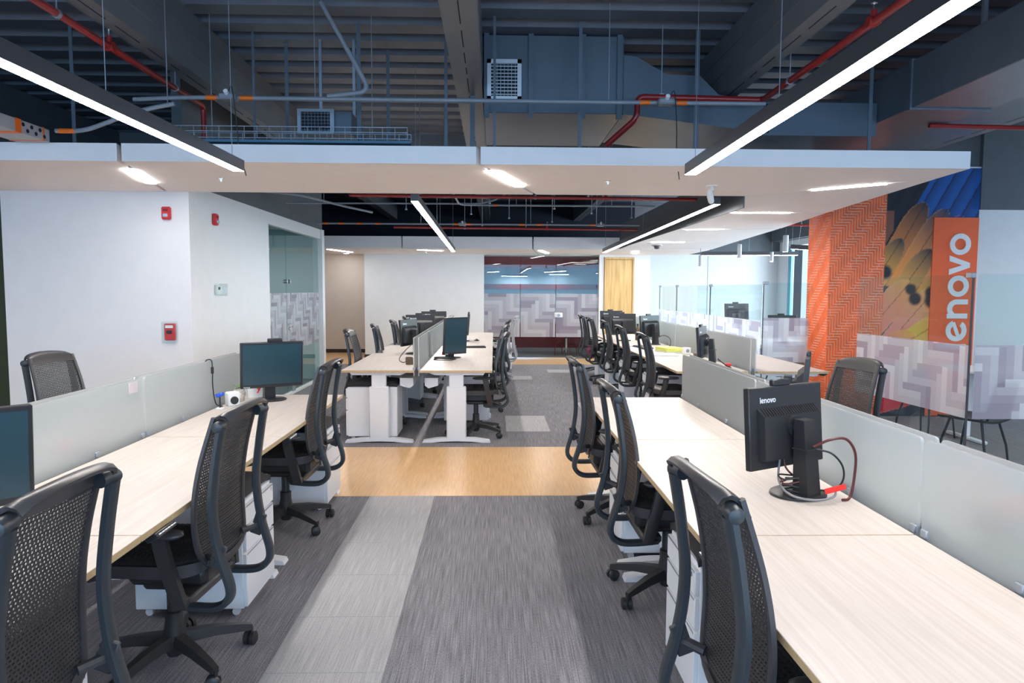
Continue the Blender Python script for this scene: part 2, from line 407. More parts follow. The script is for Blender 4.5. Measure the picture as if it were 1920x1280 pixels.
struct(MB().box(8.9, 9.0, -5, 8.8, 0, 3.95).build('wall_side_right', WHITE, smooth=False))
struct(MB().box(-9, 9, 20.3, 20.5, 0, 3.95).build('wall_far', GREYP, smooth=False))

# corrugated ceiling deck
mb = MB(); pr = []; y = -5.0
while y < 20.4:
    pr += [(y, DECKZ), (y + 0.20, DECKZ), (y + 0.235, DECKZ + 0.075), (y + 0.349, DECKZ + 0.075)]; y += 0.384
vs = []
for (yy, zz) in pr: vs += [(-9, yy, zz), (9, yy, zz)]
mb.add(vs, [(2 * i, 2 * i + 1, 2 * i + 3, 2 * i + 2) for i in range(len(pr) - 1)])
mb.box(-9, 9, -5, 20.5, DECKZ + 0.08, DECKZ + 0.2)
ceil_o = struct(mb.build('ceiling', DECK, smooth=False))
# beams: two folded channels welded toe to toe
def beam(x0, x1, y0, y1, nm, z0=3.35):
    mb = MB(); w = 0.004
    mb.box(x0, x1, y0, y1, z0, DECKZ)
    for z in (z0 + 0.16, z0 + 0.32): mb.box(x0 - 0.008, x1 + 0.008, y0, y1, z - 0.006, z + 0.006)
    b = struct(mb.build(nm, BEAM, smooth=False)); xm = (x0 + x1) / 2
    mb = MB(); yy = y0 + 0.2; random.seed(3)
    while yy < y1 - 0.5:
        L = random.uniform(0.15, 0.45); mb.box(xm - 0.004, xm + 0.004, yy, yy + L, z0 - 0.002, z0 + 0.01); yy += L + 0.12
    mb.build('seam_slot', DARK, b, smooth=False)
    return b
beam(-2.63, -2.46, -5, 18.4, 'beam_left'); beam(-0.345, -0.108, -5, 18.4, 'beam_center'); beam(2.02, 2.19, -5, 18.4, 'beam_right')
beam(5.2, 5.45, -5, 8.7, 'beam_far_right'); beam(-5.6, -5.4, -5, 18.4, 'beam_far_left')
for yb, nm in ((10.4, 'beam_cross_mid'), (18.5, 'beam_cross_rear')):
    struct(MB().box(-9, 9, yb, yb + 0.18, 3.45, DECKZ).build(nm, BEAM, smooth=False))
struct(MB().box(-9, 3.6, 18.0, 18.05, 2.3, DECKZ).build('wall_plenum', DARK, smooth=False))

# left rooms
struct(MB().box(-4.80, -2.99, 7.0, 7.15, 0, 2.62).build('wall_white_front', WHITE, smooth=False))
struct(MB().box(-9.0, -4.8, 7.35, 7.45, 0, 2.62).build('wall_green_room', GREENW, smooth=False))
mb = MB(); mb.box(-3.14, -3.03, 7.15, 9.55, 0, 2.62).box(-3.14, -3.03, 9.55, 12.36, 2.46, 2.62).box(-3.16, -3.0, 12.36, 12.52, 0, 2.62).box(-3.12, -3.04, 9.55, 12.36, 0.0, 0.03)
struct(mb.build('wall_white_side', WHITE, smooth=False))
struct(MB().box(-3.13, -3.035, 7.0, 12.52, 2.621, DECKZ).build('wall_grey_bulkhead', GREYP, smooth=False))
struct(MB().box(-9.0, -3.16, 12.42, 12.52, 0, 2.62).build('wall_teal_room', TEALW, smooth=False))
struct(MB().box(-9.0, -3.14, 7.45, 12.52, 2.62, 2.68).build('ceiling_side_room', SOFFIT, smooth=False))
struct(MB().box(-9.0, -2.96, 17.55, 17.65, 0.09, 2.5).build('wall_beige', BEIGE, smooth=False))
struct(MB().box(-9.0, -2.96, 17.53, 17.64, 0, 0.09).build('baseboard_beige_wall', BASEB, smooth=False))
mb = MB().box(-2.96, -0.23, 16.1, 16.22, 0.09, 2.395).box(-2.96, -2.85, 16.22, 17.55, 0.09, 2.395)
struct(mb.build('wall_white_back', WHITE, smooth=False))
struct(MB().box(-2.975, -0.23, 16.085, 16.2, 0, 0.09).build('baseboard_white_wall', BASEB, smooth=False))
struct(MB().box(2.42, 2.53, 16.1, 16.22, 0, 2.395).box(3.23, 3.60, 16.1, 16.22, 0, 2.55).box(2.53, 3.23, 16.1, 16.22, 2.34, 2.395).box(3.5, 3.6, 16.22, 19.0, 0, 2.55).build('wall_white_door', WHITE, smooth=False))
mb = MB().box(3.6, 7.75, 19.0, 19.1, 0, 2.56); struct(mb.build('wall_lounge_back', WHITE, smooth=False))
struct(MB().box(3.5, 7.75, 18.9, 19.12, 2.56, DECKZ).box(7.5, 7.75, 8.8, 19.0, 2.9, DECKZ).build('wall_lounge_bulkhead', GREYP, smooth=False))
for i, x in enumerate((5.82,)): struct(MB().box(x, x + 0.012, 18.992, 19.0, 0, 2.55).build('trim_1', mat('panel_joint', (0.4, 0.42, 0.45), 0.6), smooth=False))

# oak door
d1 = struct(MB().box(2.54, 2.57, 16.07, 16.16, 0, 2.34).box(3.19, 3.22, 16.07, 16.16, 0, 2.34).box(2.57, 3.19, 16.07, 16.16, 2.295, 2.34).build('door_1', DOORW, smooth=False))
MB().rbox((2.88, 16.11, 1.147), (0.615, 0.04, 2.285), 0.004).build('door_leaf', DOORW, d1)
MB().cyl((2.63, 16.09, 1.02), (2.63, 16.03, 1.02), 0.012).cyl((2.63, 16.03, 1.02), (2.76, 16.03, 1.02), 0.011).build('handle', CHROME, d1)

# mural column and wall
struct(MB().box(4.2, 4.9, 8.7, 9.3, 0, 3.12).build('column', GROUT, smooth=False))
col_o = bpy.data.objects['column']
mb = MB(); 
def zigzag(w, h, b, n, put, seed):
    rnd = random.Random(seed); g = b * 0.085
    for y in range(-2 * n, int(h / b) + 2 * n):
        for x in range(-2 * n, int(w / b) + 2 * n):
            k = (x - y) % (2 * n)
            if k == 0:
                cut = x + rnd.choice((2, 2.5, 3)); L_ = [(x * b + g, (cut * b - g) if rnd.random() < 0.7 else cut * b + g, y * b + g, (y + 1) * b - g), (cut * b + g, (x + n) * b + 2 * g, y * b + g, (y + 1) * b - g)]
            elif k == n:
                y0, y1 = y - n + 1, y + 1; cut = y0 + rnd.choice((2, 2.5, 3)); L_ = [(x * b + g, (x + 1) * b - g, y0 * b - 2 * g, (cut * b - g) if k % 2 == 0 and rnd.random() < 0.5 else cut * b + g), (x * b + g, (x + 1) * b - g, cut * b + g, y1 * b - g)]
            else: continue
            for (x0, x1, y0, y1) in L_:
                x0 = max(0, x0); y0 = max(0, y0); x1 = min(w, x1); y1 = min(h, y1)
                if x1 - x0 > 0.004 and y1 - y0 > 0.004: put(x0, x1, y0, y1)
zigzag(0.70, 3.10, 0.034, 5, lambda a0, a1, b0, b1: mb.box(4.2 + a0, 4.2 + a1, 8.6965, 8.701, b0, b1), 1)
zigzag(0.60, 3.10, 0.034, 5, lambda a0, a1, b0, b1: mb.box(4.1965, 4.201, 9.3 - a1, 9.3 - a0, b0, b1), 2)
t = mb.build('zigzag_tiles', TILE, col_o, smooth=False); t['kind'] = 'stuff'; t['label'] = 'orange zigzag tiles with pale joints'
struct(MB().box(4.9, 6.09, 8.72, 8.85, 0, 3.15).build('wall_mural', WHITE, smooth=False))
struct(MB().box(6.09, 9.0, 8.72, 8.85, 0, 2.62).build('wall_pale_side', WHITE, smooth=False))
struct(MB().box(6.09, 9.0, 8.70, 8.85, 2.62, DECKZ).box(4.2, 6.09, 8.76, 8.85, 3.15, DECKZ).build('wall_grey_upper', GREYP, smooth=False))

# suspended soffits (white slabs with shadow gaps)
SZ0, SZ1 = 2.535, 2.665
def slab(nm, poly, z0=SZ0, z1=SZ1, m_=None):
    """poly: (x,y) or (x,y,dz)"""
    P = [(p[0], p[1], p[2] if len(p) > 2 else 0.0) for p in poly]; n = len(P)
    vs = [(x, y, z0 + d) for x, y, d in P] + [(x, y, z1 + d) for x, y, d in P]
    fs = [tuple(range(n))[::-1], tuple(range(n, 2 * n))] + [(i, (i + 1) % n, n + (i + 1) % n, n + i) for i in range(n)]
    return struct(MB().add(vs, fs).build(nm, m_ or SOFFIT, smooth=False))
slab('ceiling_soffit', [(-4.95, 5.34), (-2.797, 5.34), (-3.222, 7.0), (-4.95, 7.0)])
slab('ceiling_soffit', [(-2.763, 5.34), (-0.137, 5.34), (0.383, 7.0), (-3.188, 7.0)])
slab('ceiling_soffit', [(-0.103, 5.34), (3.64, 5.34), (3.69, 5.82), (2.49, 6.995), (0.417, 7.0)])
slab('ceiling_soffit', [(-8.9, 5.34), (-4.985, 5.34), (-4.985, 7.3), (-8.9, 7.3)])
def ox(y): return 3.82 + (y - 7.0) * 0.072
def sl(y): return -(y - 7.0) * 0.0193
slab('ceiling_soffit', [(2.50, 7.01), (3.695, 5.85), (ox(8.2), 8.20, sl(8.2)), (2.50, 8.24, sl(8.24))])
for y0, y1 in ((8.26, 10.2), (10.23, 12.25), (12.28, 13.9)):
    slab('ceiling_soffit', [(2.50, y0 + 0.02, sl(y0)), (ox(y0), y0 - (0.3 if y0 > 10 and y0 < 12 else 0.02), sl(y0)), (ox(y1), y1 - (0.34 if 10 < y1 < 12 else 0.04), sl(y1)), (2.50, y1, sl(y1))])
BZ0, BZ1 = 2.395, 2.63
for x0, x1 in ((-8.9, -3.40), (-3.37, -1.83), (-1.80, 0.75), (0.78, 4.3)):
    slab('ceiling_soffit', [(x0, 13.92), (x1, 13.92), (x1 + (0.25 if x1 < 4 else 0.1), 16.1), (x0 + (0.25 if x0 > -8 else 0), 16.1)], BZ0, BZ1)
slab('ceiling_soffit', [(-8.9, 16.12), (-2.96, 16.12), (-2.96, 17.6), (-8.9, 17.6)], 2.45, 2.6)
struct(MB().box(2.485, 2.50, 7.0, 13.9, 2.42, 2.86).build('trim_soffit_upstand', GREYP, smooth=False))

# mural print and orange sign
def art(u, v):
    """feather print: u across 0..1, v height in metres 0..3.1"""
    x = u * 1.19; c = [0.02, 0.025, 0.04]
    def mix(c, d, t): t = max(0.0, min(1.0, t)); return [a + (b - a) * t for a, b in zip(c, d)]
    if v > 2.2:
        s = x - (v - 2.2) * 0.55; k = (s * 5.2) % 1.0
        base = (0.004, 0.075, 0.30) if s > 0.12 else (0.008, 0.012, 0.02)
        c = mix([b * 0.4 for b in base], base, k * 1.5)
        if k < 0.07: c = [0.003, 0.008, 0.03]
        if s < 0.02 and v < 2.6 and x < 0.1: c = mix(c, (0.25, 0.09, 0.05), 0.7)
    feathers = [  # tip x, tip z, root x, root z, half width, root colour, tip colour
        (0.50, 2.70, 0.00, 1.80, 0.17, (0.62, 0.20, 0.05), (0.015, 0.02, 0.03)), (0.78, 2.62, 0.22, 1.70, 0.17, (0.72, 0.26, 0.05), (0.02, 0.04, 0.09)),
        (0.98, 2.55, 0.40, 1.55, 0.15, (0.70, 0.27, 0.06), (0.01, 0.06, 0.28)), (0.22, 2.25, -0.20, 1.55, 0.15, (0.85, 0.40, 0.06), (0.03, 0.03, 0.04)),
        (0.60, 2.12, 0.10, 1.40, 0.16, (0.80, 0.38, 0.08), (0.05, 0.045, 0.05)), (0.92, 1.95, 0.36, 1.25, 0.16, (0.82, 0.40, 0.06), (0.04, 0.055, 0.08)),
        (0.36, 1.72, -0.15, 1.10, 0.19, (0.86, 0.18, 0.14), (0.86, 0.34, 0.10)), (0.68, 1.62, 0.16, 1.00, 0.17, (0.86, 0.20, 0.16), (0.84, 0.40, 0.12)),
        (0.92, 1.30, 0.26, 0.90, 0.17, (0.90, 0.45, 0.04), (0.80, 0.28, 0.14)), (0.45, 1.02, -0.15, 0.72, 0.20, (0.82, 0.07, 0.14), (0.90, 0.34, 0.05)),
        (1.0, 0.82, 0.32, 0.55, 0.16, (0.90, 0.38, 0.03), (0.40, 0.10, 0.06)), (0.6, 0.45, -0.1, 0.2, 0.25, (0.62, 0.012, 0.03), (0.74, 0.05, 0.04)),
        (1.1, 0.25, 0.5, -0.1, 0.16, (0.02, 0.03, 0.05), (0.70, 0.16, 0.06))]
    for (tx, tz, rx, rz, hw, cr, ct) in feathers:
        dx, dz = tx - rx, tz - rz; L = math.hypot(dx, dz); dx /= L; dz /= L
        a = (x - rx) * dx + (v - rz) * dz; b = -(x - rx) * dz + (v - rz) * dx; t = a / L
        if -0.1 < t < 1.0:
            w = hw * math.sqrt(max(0, 1 - max(0, (t - 0.55) / 0.45) ** 2)) * (0.75 + 0.25 * min(1, t + 0.1))
            if abs(b) < w:
                c = mix(cr, ct, max(0.0, t) ** 1.4)
                if abs(b) < 0.006: c = [k * 0.45 for k in c]
                if abs(b) > w - 0.012: c = mix(c, (0.75, 0.4, 0.12), 0.22)
    for (ex, ez, er) in ((0.36, 1.62, 0.065), (0.42, 1.50, 0.075), (0.62, 1.58, 0.07), (0.64, 1.48, 0.09), (0.02, 1.83, 0.08), (0.80, 1.19, 0.10), (0.74, 1.08, 0.07), (0.70, 0.85, 0.09), (0.55, 0.18, 0.12)):
        d = math.hypot(x - ex, v - ez)
        if d < er * 1.35: c = mix((0.012, 0.016, 0.022), c, max(0, (d - er * 0.85) / (er * 0.5)))
    return c
NU, NV = 84, 220; vs = []; cols = []
for j in range(NV + 1):
    for i in range(NU + 1):
        vs.append((4.902 + 1.186 * i / NU, 8.717, 0.002 + 3.13 * j / NV)); cols.append([min(0.92, k * 1.3) for k in art(i / NU, 3.13 * j / NV)])
fs = [(j * (NU + 1) + i, j * (NU + 1) + i + 1, (j + 1) * (NU + 1) + i + 1, (j + 1) * (NU + 1) + i) for j in range(NV) for i in range(NU)]
me = bpy.data.meshes.new('feather_mural'); me.from_pydata(vs, [], fs); me.materials.append(ARTM)
ca = me.color_attributes.new('Col', 'FLOAT_COLOR', 'POINT'); ca.data.foreach_set('color', [k for c in cols for k in (*c, 1.0)])
mu = bpy.data.objects.new('feather_mural', me); COL.objects.link(mu)
tag(mu, 'large printed mural of blue, orange and red feathers beside the tiled column', 'mural')
sg = thing('wall_sign', 'tall orange sign panel with white vertical company wordmark over the feather mural', 'sign', (5.51, 8.715, 0.0))
MB().rbox((0.287, -0.008, 1.265), (0.575, 0.016, 2.51), 0.003).build('sign_panel', ORANGE, sg)
XH = 0.268
def put_sign(i, qs):
    mb = MB()
    for j, q in enumerate(qs):
        d_ = 0.00004 * j
        f0 = lambda a, b: (0.478 - b * XH, -0.0165 + d_, 0.865 + a * XH); f1 = lambda a, b: (0.478 - b * XH, -0.024 - d_, 0.865 + a * XH)
        mb.prism(q, f0, f1)
    mb.build('letter', LETTER, sg, smooth=False)
wordmark(put_sign)

# ------------------------------------------------------------------ glass walls
def glass_wall(nm, label, p0, p1, z0, z1, t=0.012, group=None, m_=None, cat='glass panel'):
    """pane standing between two floor points; local x runs along it"""
    d = Vector((p1[0] - p0[0], p1[1] - p0[1])); L = d.length; a = math.atan2(d.y, d.x)
    r = thing(nm, label, cat, (p0[0], p0[1], 0), a, group)
    MB().rbox((L / 2, 0, (z0 + z1) / 2), (L - 0.006, t, z1 - z0), 0.003).build('pane', m_ or CLEAR, r, smooth=False)
    return r, L
def clampblk(r, x, z, w=0.07, h=0.045):
    MB().rbox((x, 0, z), (w, 0.045, h), 0.004).build('clamp', STEELG, r)
# side office glazing (left)
for k, (y0, y1, lab) in enumerate(((9.56, 10.45, 'fixed glass pane of the left office front beside the white wall'), (10.46, 12.35, 'glass office door with steel lock and patch fittings at left'))):
    r, L = glass_wall('office_glazing', lab, (-3.08, y0), (-3.08, y1), 0.035, 2.455, m_=CLEART, cat='glass door' if k else 'glass panel')
    film(L - 0.01, 0.86, 0.052, r, lambda a, c, d: (a + 0.005, -0.008 - d, 0.67 + c), 5 + k)
    if k:
        MB().rbox((0.12, -0.012, 1.02), (0.16, 0.035, 0.09), 0.004).cyl((0.12, -0.04, 1.02), (0.12, -0.075, 1.02), 0.02).build('lock', CHROME, r)
        for z in (1.70,): MB().cyl((-0.02, -0.03, z), (-0.02, 0.03, z), 0.03).cyl((0.13, -0.03, z), (0.13, 0.03, z), 0.03).build('patch_fitting', CHROME, r)
        MB().rbox((0.3, 0, 0.06), (0.12, 0.03, 0.1), 0.004).build('hinge', STEELG, r)
# meeting room glazing (far end)
for k, (x0, x1, lab) in enumerate(((-0.225, 0.60, 'leftmost meeting room glass pane at the far end'), (0.61, 1.42, 'middle meeting room glass pane at the far end'), (1.43, 2.415, 'meeting room glass door with square lock at the far end'))):
    r, L = glass_wall('meeting_glazing', lab, (x0, 16.14), (x1, 16.14), 0.03, 2.39, cat='glass door' if k == 2 else 'glass panel')
    film(L - 0.008, 1.0, 0.084, r, lambda a, c, d: (a + 0.004, -0.009 - d, 0.50 + c), 11 + k)
    if k == 2:
        MB().rbox((0.06, -0.015, 1.01), (0.19, 0.035, 0.11), 0.004).build('lock', PEDW, r)
        MB().cyl((0.06, -0.03, 1.01), (0.06, -0.08, 1.01), 0.035).build('lock_knob', CHROME, r)
MB().box(-0.23, 1.9, 16.1, 16.18, 0, 0.03).build('trim_meeting_sill', CHROME, smooth=False)['kind'] = 'structure'
# meeting room interior
struct(MB().box(-0.9, 3.45, 19.2, 19.3, 0.7, 2.6).build('wall_meeting_back', PALEB, smooth=False))
struct(MB().box(-0.9, 3.45, 19.18, 19.3, 0, 0.7).build('wall_meeting_dado', BURG, smooth=False))
struct(MB().box(-1.0, -0.9, 16.22, 19.3, 0, 2.6).build('wall_meeting_left', PALEB, smooth=False))
struct(MB().box(-0.9, 3.5, 16.25, 16.9, 2.38, 2.6).box(-0.9, 3.5, 17.4, 19.2, 2.5, 2.6).build('ceiling_meeting', SOFFIT, smooth=False))
struct(MB().box(-0.9, 3.5, 16.9, 17.3, 2.12, 2.6).box(-0.9, 3.5, 18.2, 18.5, 2.2, 2.6).box(-0.9, 3.5, 19.1, 19.19, 1.60, 1.74).build('trim_burgundy_bulkhead', BURG, smooth=False))
# lounge screens (right)
def screen(nm, lab, p0, p1, zt, f0, f1, seed, b=0.07, ends=(1, 1)):
    r, L = glass_wall(nm, lab, p0, p1, 0.02, zt)
    film(L - 0.01, f1 - f0, b, r, lambda a, c, d: (a + 0.005, -0.009 - d, f0 + c), seed)
    for e_, x_ in ((ends[0], 0.004), (ends[1], L - 0.004)):
        if e_: MB().box(x_ - 0.004, x_ + 0.004, -0.009, 0.009, 0.03, zt).build('edge_seal', HOUS, r, smooth=False)
    if ends[0]: clampblk(r, 0.03, zt - 0.005)
    if ends[1]: clampblk(r, L - 0.03, zt - 0.005)
    MB().rbox((L / 2, 0, 0.015), (L, 0.03, 0.03), 0.002).build('floor_channel', STEELG, r, smooth=False)
    return r
screen('lounge_screen', 'glass screen in front of the mural with zigzag film, seen at an angle', (3.83, 7.25), (3.91, 5.62), 1.735, 0.55, 1.155, 21, 0.066, (0, 1))
screen('lounge_screen', 'glass screen cut by the right edge of the picture', (3.93, 5.6), (5.6, 5.6), 1.74, 0.55, 1.16, 22, 0.066, (0, 0))
screen('lounge_screen', 'glass screen beside the orange column, zigzag film facing the desks', (3.57, 9.2), (4.19, 9.2), 1.70, 0.64, 1.235, 23, 0.07, (1, 0))
for k, (y0, y1, lab) in enumerate(((9.23, 11.48, 'nearest of three lounge glass screens in a row behind the far right desks'), (11.5, 13.6, 'middle of three lounge glass screens in a row behind the far right desks'), (13.62, 15.0, 'farthest of three lounge glass screens in a row behind the far right desks'))):
    screen('lounge_screen', lab, (3.57, y1), (3.57, y0), 1.68, 0.62, 1.19, 31 + k, 0.07, (1, 0))

# ================================================================== CHAIRS
HW = [(0.49, 0.135), (0.53, 0.185), (0.60, 0.208), (0.72, 0.216), (0.86, 0.212), (1.0, 0.203), (1.12, 0.195)]
BP = [(0.49, -0.246), (0.58, -0.229), (0.68, -0.221), (0.80, -0.228), (0.92, -0.250), (1.02, -0.278), (1.10, -0.303)]
def back_pt(s, z):
    hw = interp(HW, z); return Vector((s * hw, interp(BP, z) + 0.010 * s * s, z))
def cells(fn, nu, nv, hole, proud, thick):
    """pillowy perforated sheet: fn(u,v)->point; one ring of faces round each hole, front, back and walls"""
    mb = MB(); P = [[fn(i / nu, j / nv) for i in range(nu + 1)] for j in range(nv + 1)]
    vs = []; fs = []
    def nrm(i, j):
        a = P[j][min(i + 1, nu)] - P[j][max(i - 1, 0)]; b = P[min(j + 1, nv)][i] - P[max(j - 1, 0)][i]; return a.cross(b).normalized()
    N = [[nrm(i, j) for i in range(nu + 1)] for j in range(nv + 1)]
    R = nu + 1
    for j in range(nv + 1):
        for i in range(nu + 1): vs.append(P[j][i])
    O = len(vs)
    for j in range(nv + 1):
        for i in range(nu + 1): vs.append(P[j][i] - N[j][i] * thick)
    for j in range(nv):
        for i in range(nu):
            a, b, c, d = j * R + i, j * R + i + 1, (j + 1) * R + i + 1, (j + 1) * R + i
            ca = [P[j][i], P[j][i + 1], P[j + 1][i + 1], P[j + 1][i]]; n = N[j][i]; sh = 0.16 if j % 2 else -0.16
            h = hole(i / nu, j / nv); hx, hy = h
            def at(u, v): return (ca[0] * (1 - u) + ca[1] * u) * (1 - v) + (ca[3] * (1 - u) + ca[2] * u) * v
            us = (0.5 + sh - hx, 0.5 + sh + hx); vv = (0.5 - hy, 0.5 + hy)
            q = [at(us[0], vv[0]), at(us[1], vv[0] + 0.12), at(us[1], vv[1]), at(us[0], vv[1] - 0.12)]
            o = len(vs); vs += [p + n * proud for p in q]; vs += [p - n * (thick + proud) for p in q]
            A = (a, b, c, d); I = (o, o + 1, o + 2, o + 3); J = (o + 4, o + 5, o + 6, o + 7); B = tuple(k + O for k in A)
            for k in range(4):
                l = (k + 1) % 4
                fs.append((A[k], A[l], I[l], I[k])); fs.append((B[l], B[k], J[k], J[l])); fs.append((I[k], I[l], J[l], J[k]))
    mb.add(vs, fs); return mb

def make_chair(label, mset=None):
    UPm, CEm, FRm, BAm = mset or (UPR, CELL, FRM, BASEM)
    r = thing('office_chair', label, 'chair')
    cells(lambda u, v: back_pt(-0.97 + 1.94 * u, 0.505 + 0.585 * v), 28, 50, lambda u, v: (0.25 + 0.075 * min(1, max(0, (v - 0.25) * 2)), 0.20 + 0.12 * min(1, max(0, (v - 0.25) * 2))), 0.0011, 0.0014).build('back_mesh', CEm, r, ang=60)
    # rim round the mesh
    zs = [0.50 + 0.60 * k / 22 for k in range(23)]
    rim = [back_pt(-1, z) for z in reversed(zs)] + [back_pt(-0.7 + 0.2 * k, 0.497 - 0.012 * (1 - (0.7 - 0.2 * k) ** 2)) for k in range(8)] + [back_pt(1, z) for z in zs]
    pf = [(-0.013, -0.007), (0.0, -0.010), (0.013, -0.007), (0.013, 0.006), (0.0, 0.009), (-0.013, 0.006)]
    MB().tube(rim, 1.0, prof=pf, side=(1, 0, 0)).build('back_rim', FRm, r)
    def lip(u, v):
        s = -1 + 2 * u; cs = math.sqrt(max(0.0, 1 - (abs(s) ** 3)))
        y, z = [(-0.270, 1.055), (-0.288, 1.092), (-0.304, 1.112), (-0.328, 1.126), (-0.352, 1.124), (-0.366, 1.113)][int(round(v * 5))]
        t = v; zz = z + 0.016 * (1 - s * s) * t - 0.028 * (1 - cs) * t; yy = y - 0.012 + 0.016 * s * s * (1 - 0.4 * t) + 0.022 * (1 - cs) * t
        return Vector((s * (0.199 - 0.012 * t), yy, zz))
    MB().sheet(lip, 18, 5, -0.012).build('head_lip', FRm, r, ang=50)
    # lumbar frame under the mesh
    MB().tube(spline([(-0.17, -0.235, 0.53), (-0.10, -0.232, 0.485), (0.0, -0.23, 0.472), (0.10, -0.232, 0.485), (0.17, -0.235, 0.53)], 5), 1.0, prof=[(-0.006, -0.022), (0.008, -0.016), (0.010, 0.016), (-0.006, 0.022)], side=(0, 1, 0)).build('lumbar_bar', FRm, r)
    for sx in (-1, 1):
        pth = spline([(sx * 0.185, -0.10, 0.352), (sx * 0.190, -0.20, 0.345), (sx * 0.195, -0.285, 0.350), (sx * 0.198, -0.332, 0.385), (sx * 0.200, -0.338, 0.44), (sx * 0.204, -0.308, 0.545), (sx * 0.208, -0.286, 0.66), (sx * 0.209, -0.281, 0.78), (sx * 0.208, -0.299, 0.93), (sx * 0.205, -0.322, 1.06)], 5)
        pr = [(-0.025, -0.008), (-0.016, -0.015), (0.016, -0.015), (0.025, -0.008), (0.025, 0.007), (0.010, 0.015), (-0.010, 0.015), (-0.025, 0.007)]
        u = MB().tube(pth, 1.0, prof=pr, side=(1, 0, 0)).build('upright', UPm, r)
        x0, x1 = sx * 0.168, sx * 0.236
        MB().tube([(x0, -0.306, 1.068), (x1 - sx * 0.012, -0.318, 1.068), (x1 - sx * 0.004, -0.319, 1.068), (x1, -0.3195, 1.068)], [0.022, 0.0225, 0.018, 0.008], 14).build('knob', UPm, u)
        MB().rbox((sx * 0.196, -0.292, 0.552), (0.014, 0.05, 0.10), 0.006, Matrix.Rotation(0.33, 3, 'X')).tube([(sx * 0.15, -0.235, 0.535), (sx * 0.20, -0.285, 0.545)], 0.016, 8).build('bracket', FRm, u)
        for z in (0.535, 0.572): MB().cyl((sx * 0.200, -0.288, z), (sx * 0.2245, -0.300, z), 0.007, 8).build('screw', BAm, u)
    # seat
    def seat_pt(u, v):
        s = -1 + 2 * u; y = -0.215 + 0.46 * v; w = 0.238 - 0.03 * max(0, (v - 0.75) * 4) ** 2 - 0.035 * max(0, (0.25 - v) * 4) ** 2
        z = 0.548 - 0.020 * s ** 4 - 0.045 * max(0, (v - 0.68) / 0.32) ** 2 - 0.008 * (1 - s * s) + 0.01 * max(0, (0.2 - v) * 5)
        return Vector((s * w, y, z))
    cells(seat_pt, 20, 20, lambda u, v: (0.12, 0.16), 0.003, 0.004).build('seat_mesh', CEm, r, ang=60)
    def pan(u, v):
        p = seat_pt(u, v); s = -1 + 2 * u; e = max(abs(s), abs(2 * v - 1)) ** 4; return Vector((p.x * 1.035, p.y + (v - 0.5) * 0.02, p.z - 0.016 + 0.012 * e))
    MB().sheet(pan, 14, 14, 0.05).build('seat_pan', FRm, r, ang=50)
    # tilt mechanism
    MB().rbox((0, -0.02, 0.425), (0.19, 0.34, 0.10), 0.03).rbox((0, 0.10, 0.455), (0.14, 0.16, 0.06), 0.02).rbox((0, -0.13, 0.362), (0.40, 0.10, 0.045), 0.012).rbox((0, -0.03, 0.372), (0.12, 0.26, 0.05), 0.015).build('tilt_mechanism', BAm, r)
    MB().cyl((0.05, 0.10, 0.435), (0.24, 0.10, 0.43), 0.008, 8).rbox((0.25, 0.10, 0.43), (0.05, 0.025, 0.012), 0.004).build('lever', BAm, r)
    for sx in (-1, 1):
        a = MB().tube(spline([(sx * 0.225, -0.155, 0.355), (sx * 0.245, -0.14, 0.45), (sx * 0.258, -0.115, 0.56), (sx * 0.262, -0.10, 0.645)], 4), 1.0, prof=[(-0.017, -0.027), (0.010, -0.027), (0.018, -0.012), (0.018, 0.014), (0.008, 0.027), (-0.017, 0.027)], side=(1, 0, 0)).build('armrest_post', BAm, r)
        MB().rbox((sx * 0.215, -0.15, 0.372), (0.06, 0.05, 0.05), 0.015).build('arm_bracket', BAm, a)
        def pad(u, v):
            ph = 2 * PI * u; e = 0.5 - 0.5 * math.cos(PI * min(1, max(0, v)))
            k = (1 - abs(2 * v - 1) ** 5) ** 0.5 if 0 < v < 1 else 0.0
            return Vector((sx * 0.262 + 0.044 * k * math.cos(ph), -0.195 + 0.235 * v, 0.660 + 0.017 * k * math.sin(ph)))
        vs = [pad(i / 14, j / 12) for j in range(13) for i in range(14)]
        fs = [(j * 14 + i, j * 14 + (i + 1) % 14, (j + 1) * 14 + (i + 1) % 14, (j + 1) * 14 + i) for j in range(12) for i in range(14)]
        MB().add(vs, fs).build('armrest_pad', FRm, r, ang=60)
    # column and five-star base
    MB().lathe([(0.026, 0.20), (0.026, 0.36), (0.02, 0.37)], 14).build('gas_column', BAm, r)
    MB().lathe([(0.030, 0.045), (0.042, 0.07), (0.045, 0.14), (0.036, 0.19), (0.036, 0.235), (0.030, 0.24)], 18).build('base_hub', BAm, r)
    for k in range(5):
        a = 2 * PI * k / 5 + 0.35; c, s_ = math.cos(a), math.sin(a)
        MB().tube([(0.03 * c, 0.03 * s_, 0.118), (0.16 * c, 0.16 * s_, 0.108), (0.27 * c, 0.27 * s_, 0.088), (0.315 * c, 0.315 * s_, 0.078)], [1.15, 0.95, 0.75, 0.6], prof=[(-0.024, -0.022), (0.024, -0.022), (0.018, 0.02), (-0.018, 0.02)], side=(-s_, c, 0)).build('base_leg', BAm, r)
        ca, sa = math.cos(a + 0.9), math.sin(a + 0.9); cx, cy = 0.315 * c - 0.012 * ca, 0.315 * s_ - 0.012 * sa
        q = MB()
        for w in (-1, 1): q.tube([(cx - sa * 0.006 * w, cy + ca * 0.006 * w, 0.03), (cx - sa * 0.022 * w, cy + ca * 0.022 * w, 0.03), (cx - sa * 0.027 * w, cy + ca * 0.027 * w, 0.03)], [0.030, 0.030, 0.022], 14)
        q.cyl((0.315 * c, 0.315 * s_, 0.03), (0.315 * c, 0.315 * s_, 0.08), 0.008, 8)
        q.build('caster', BAm, r)
    return r

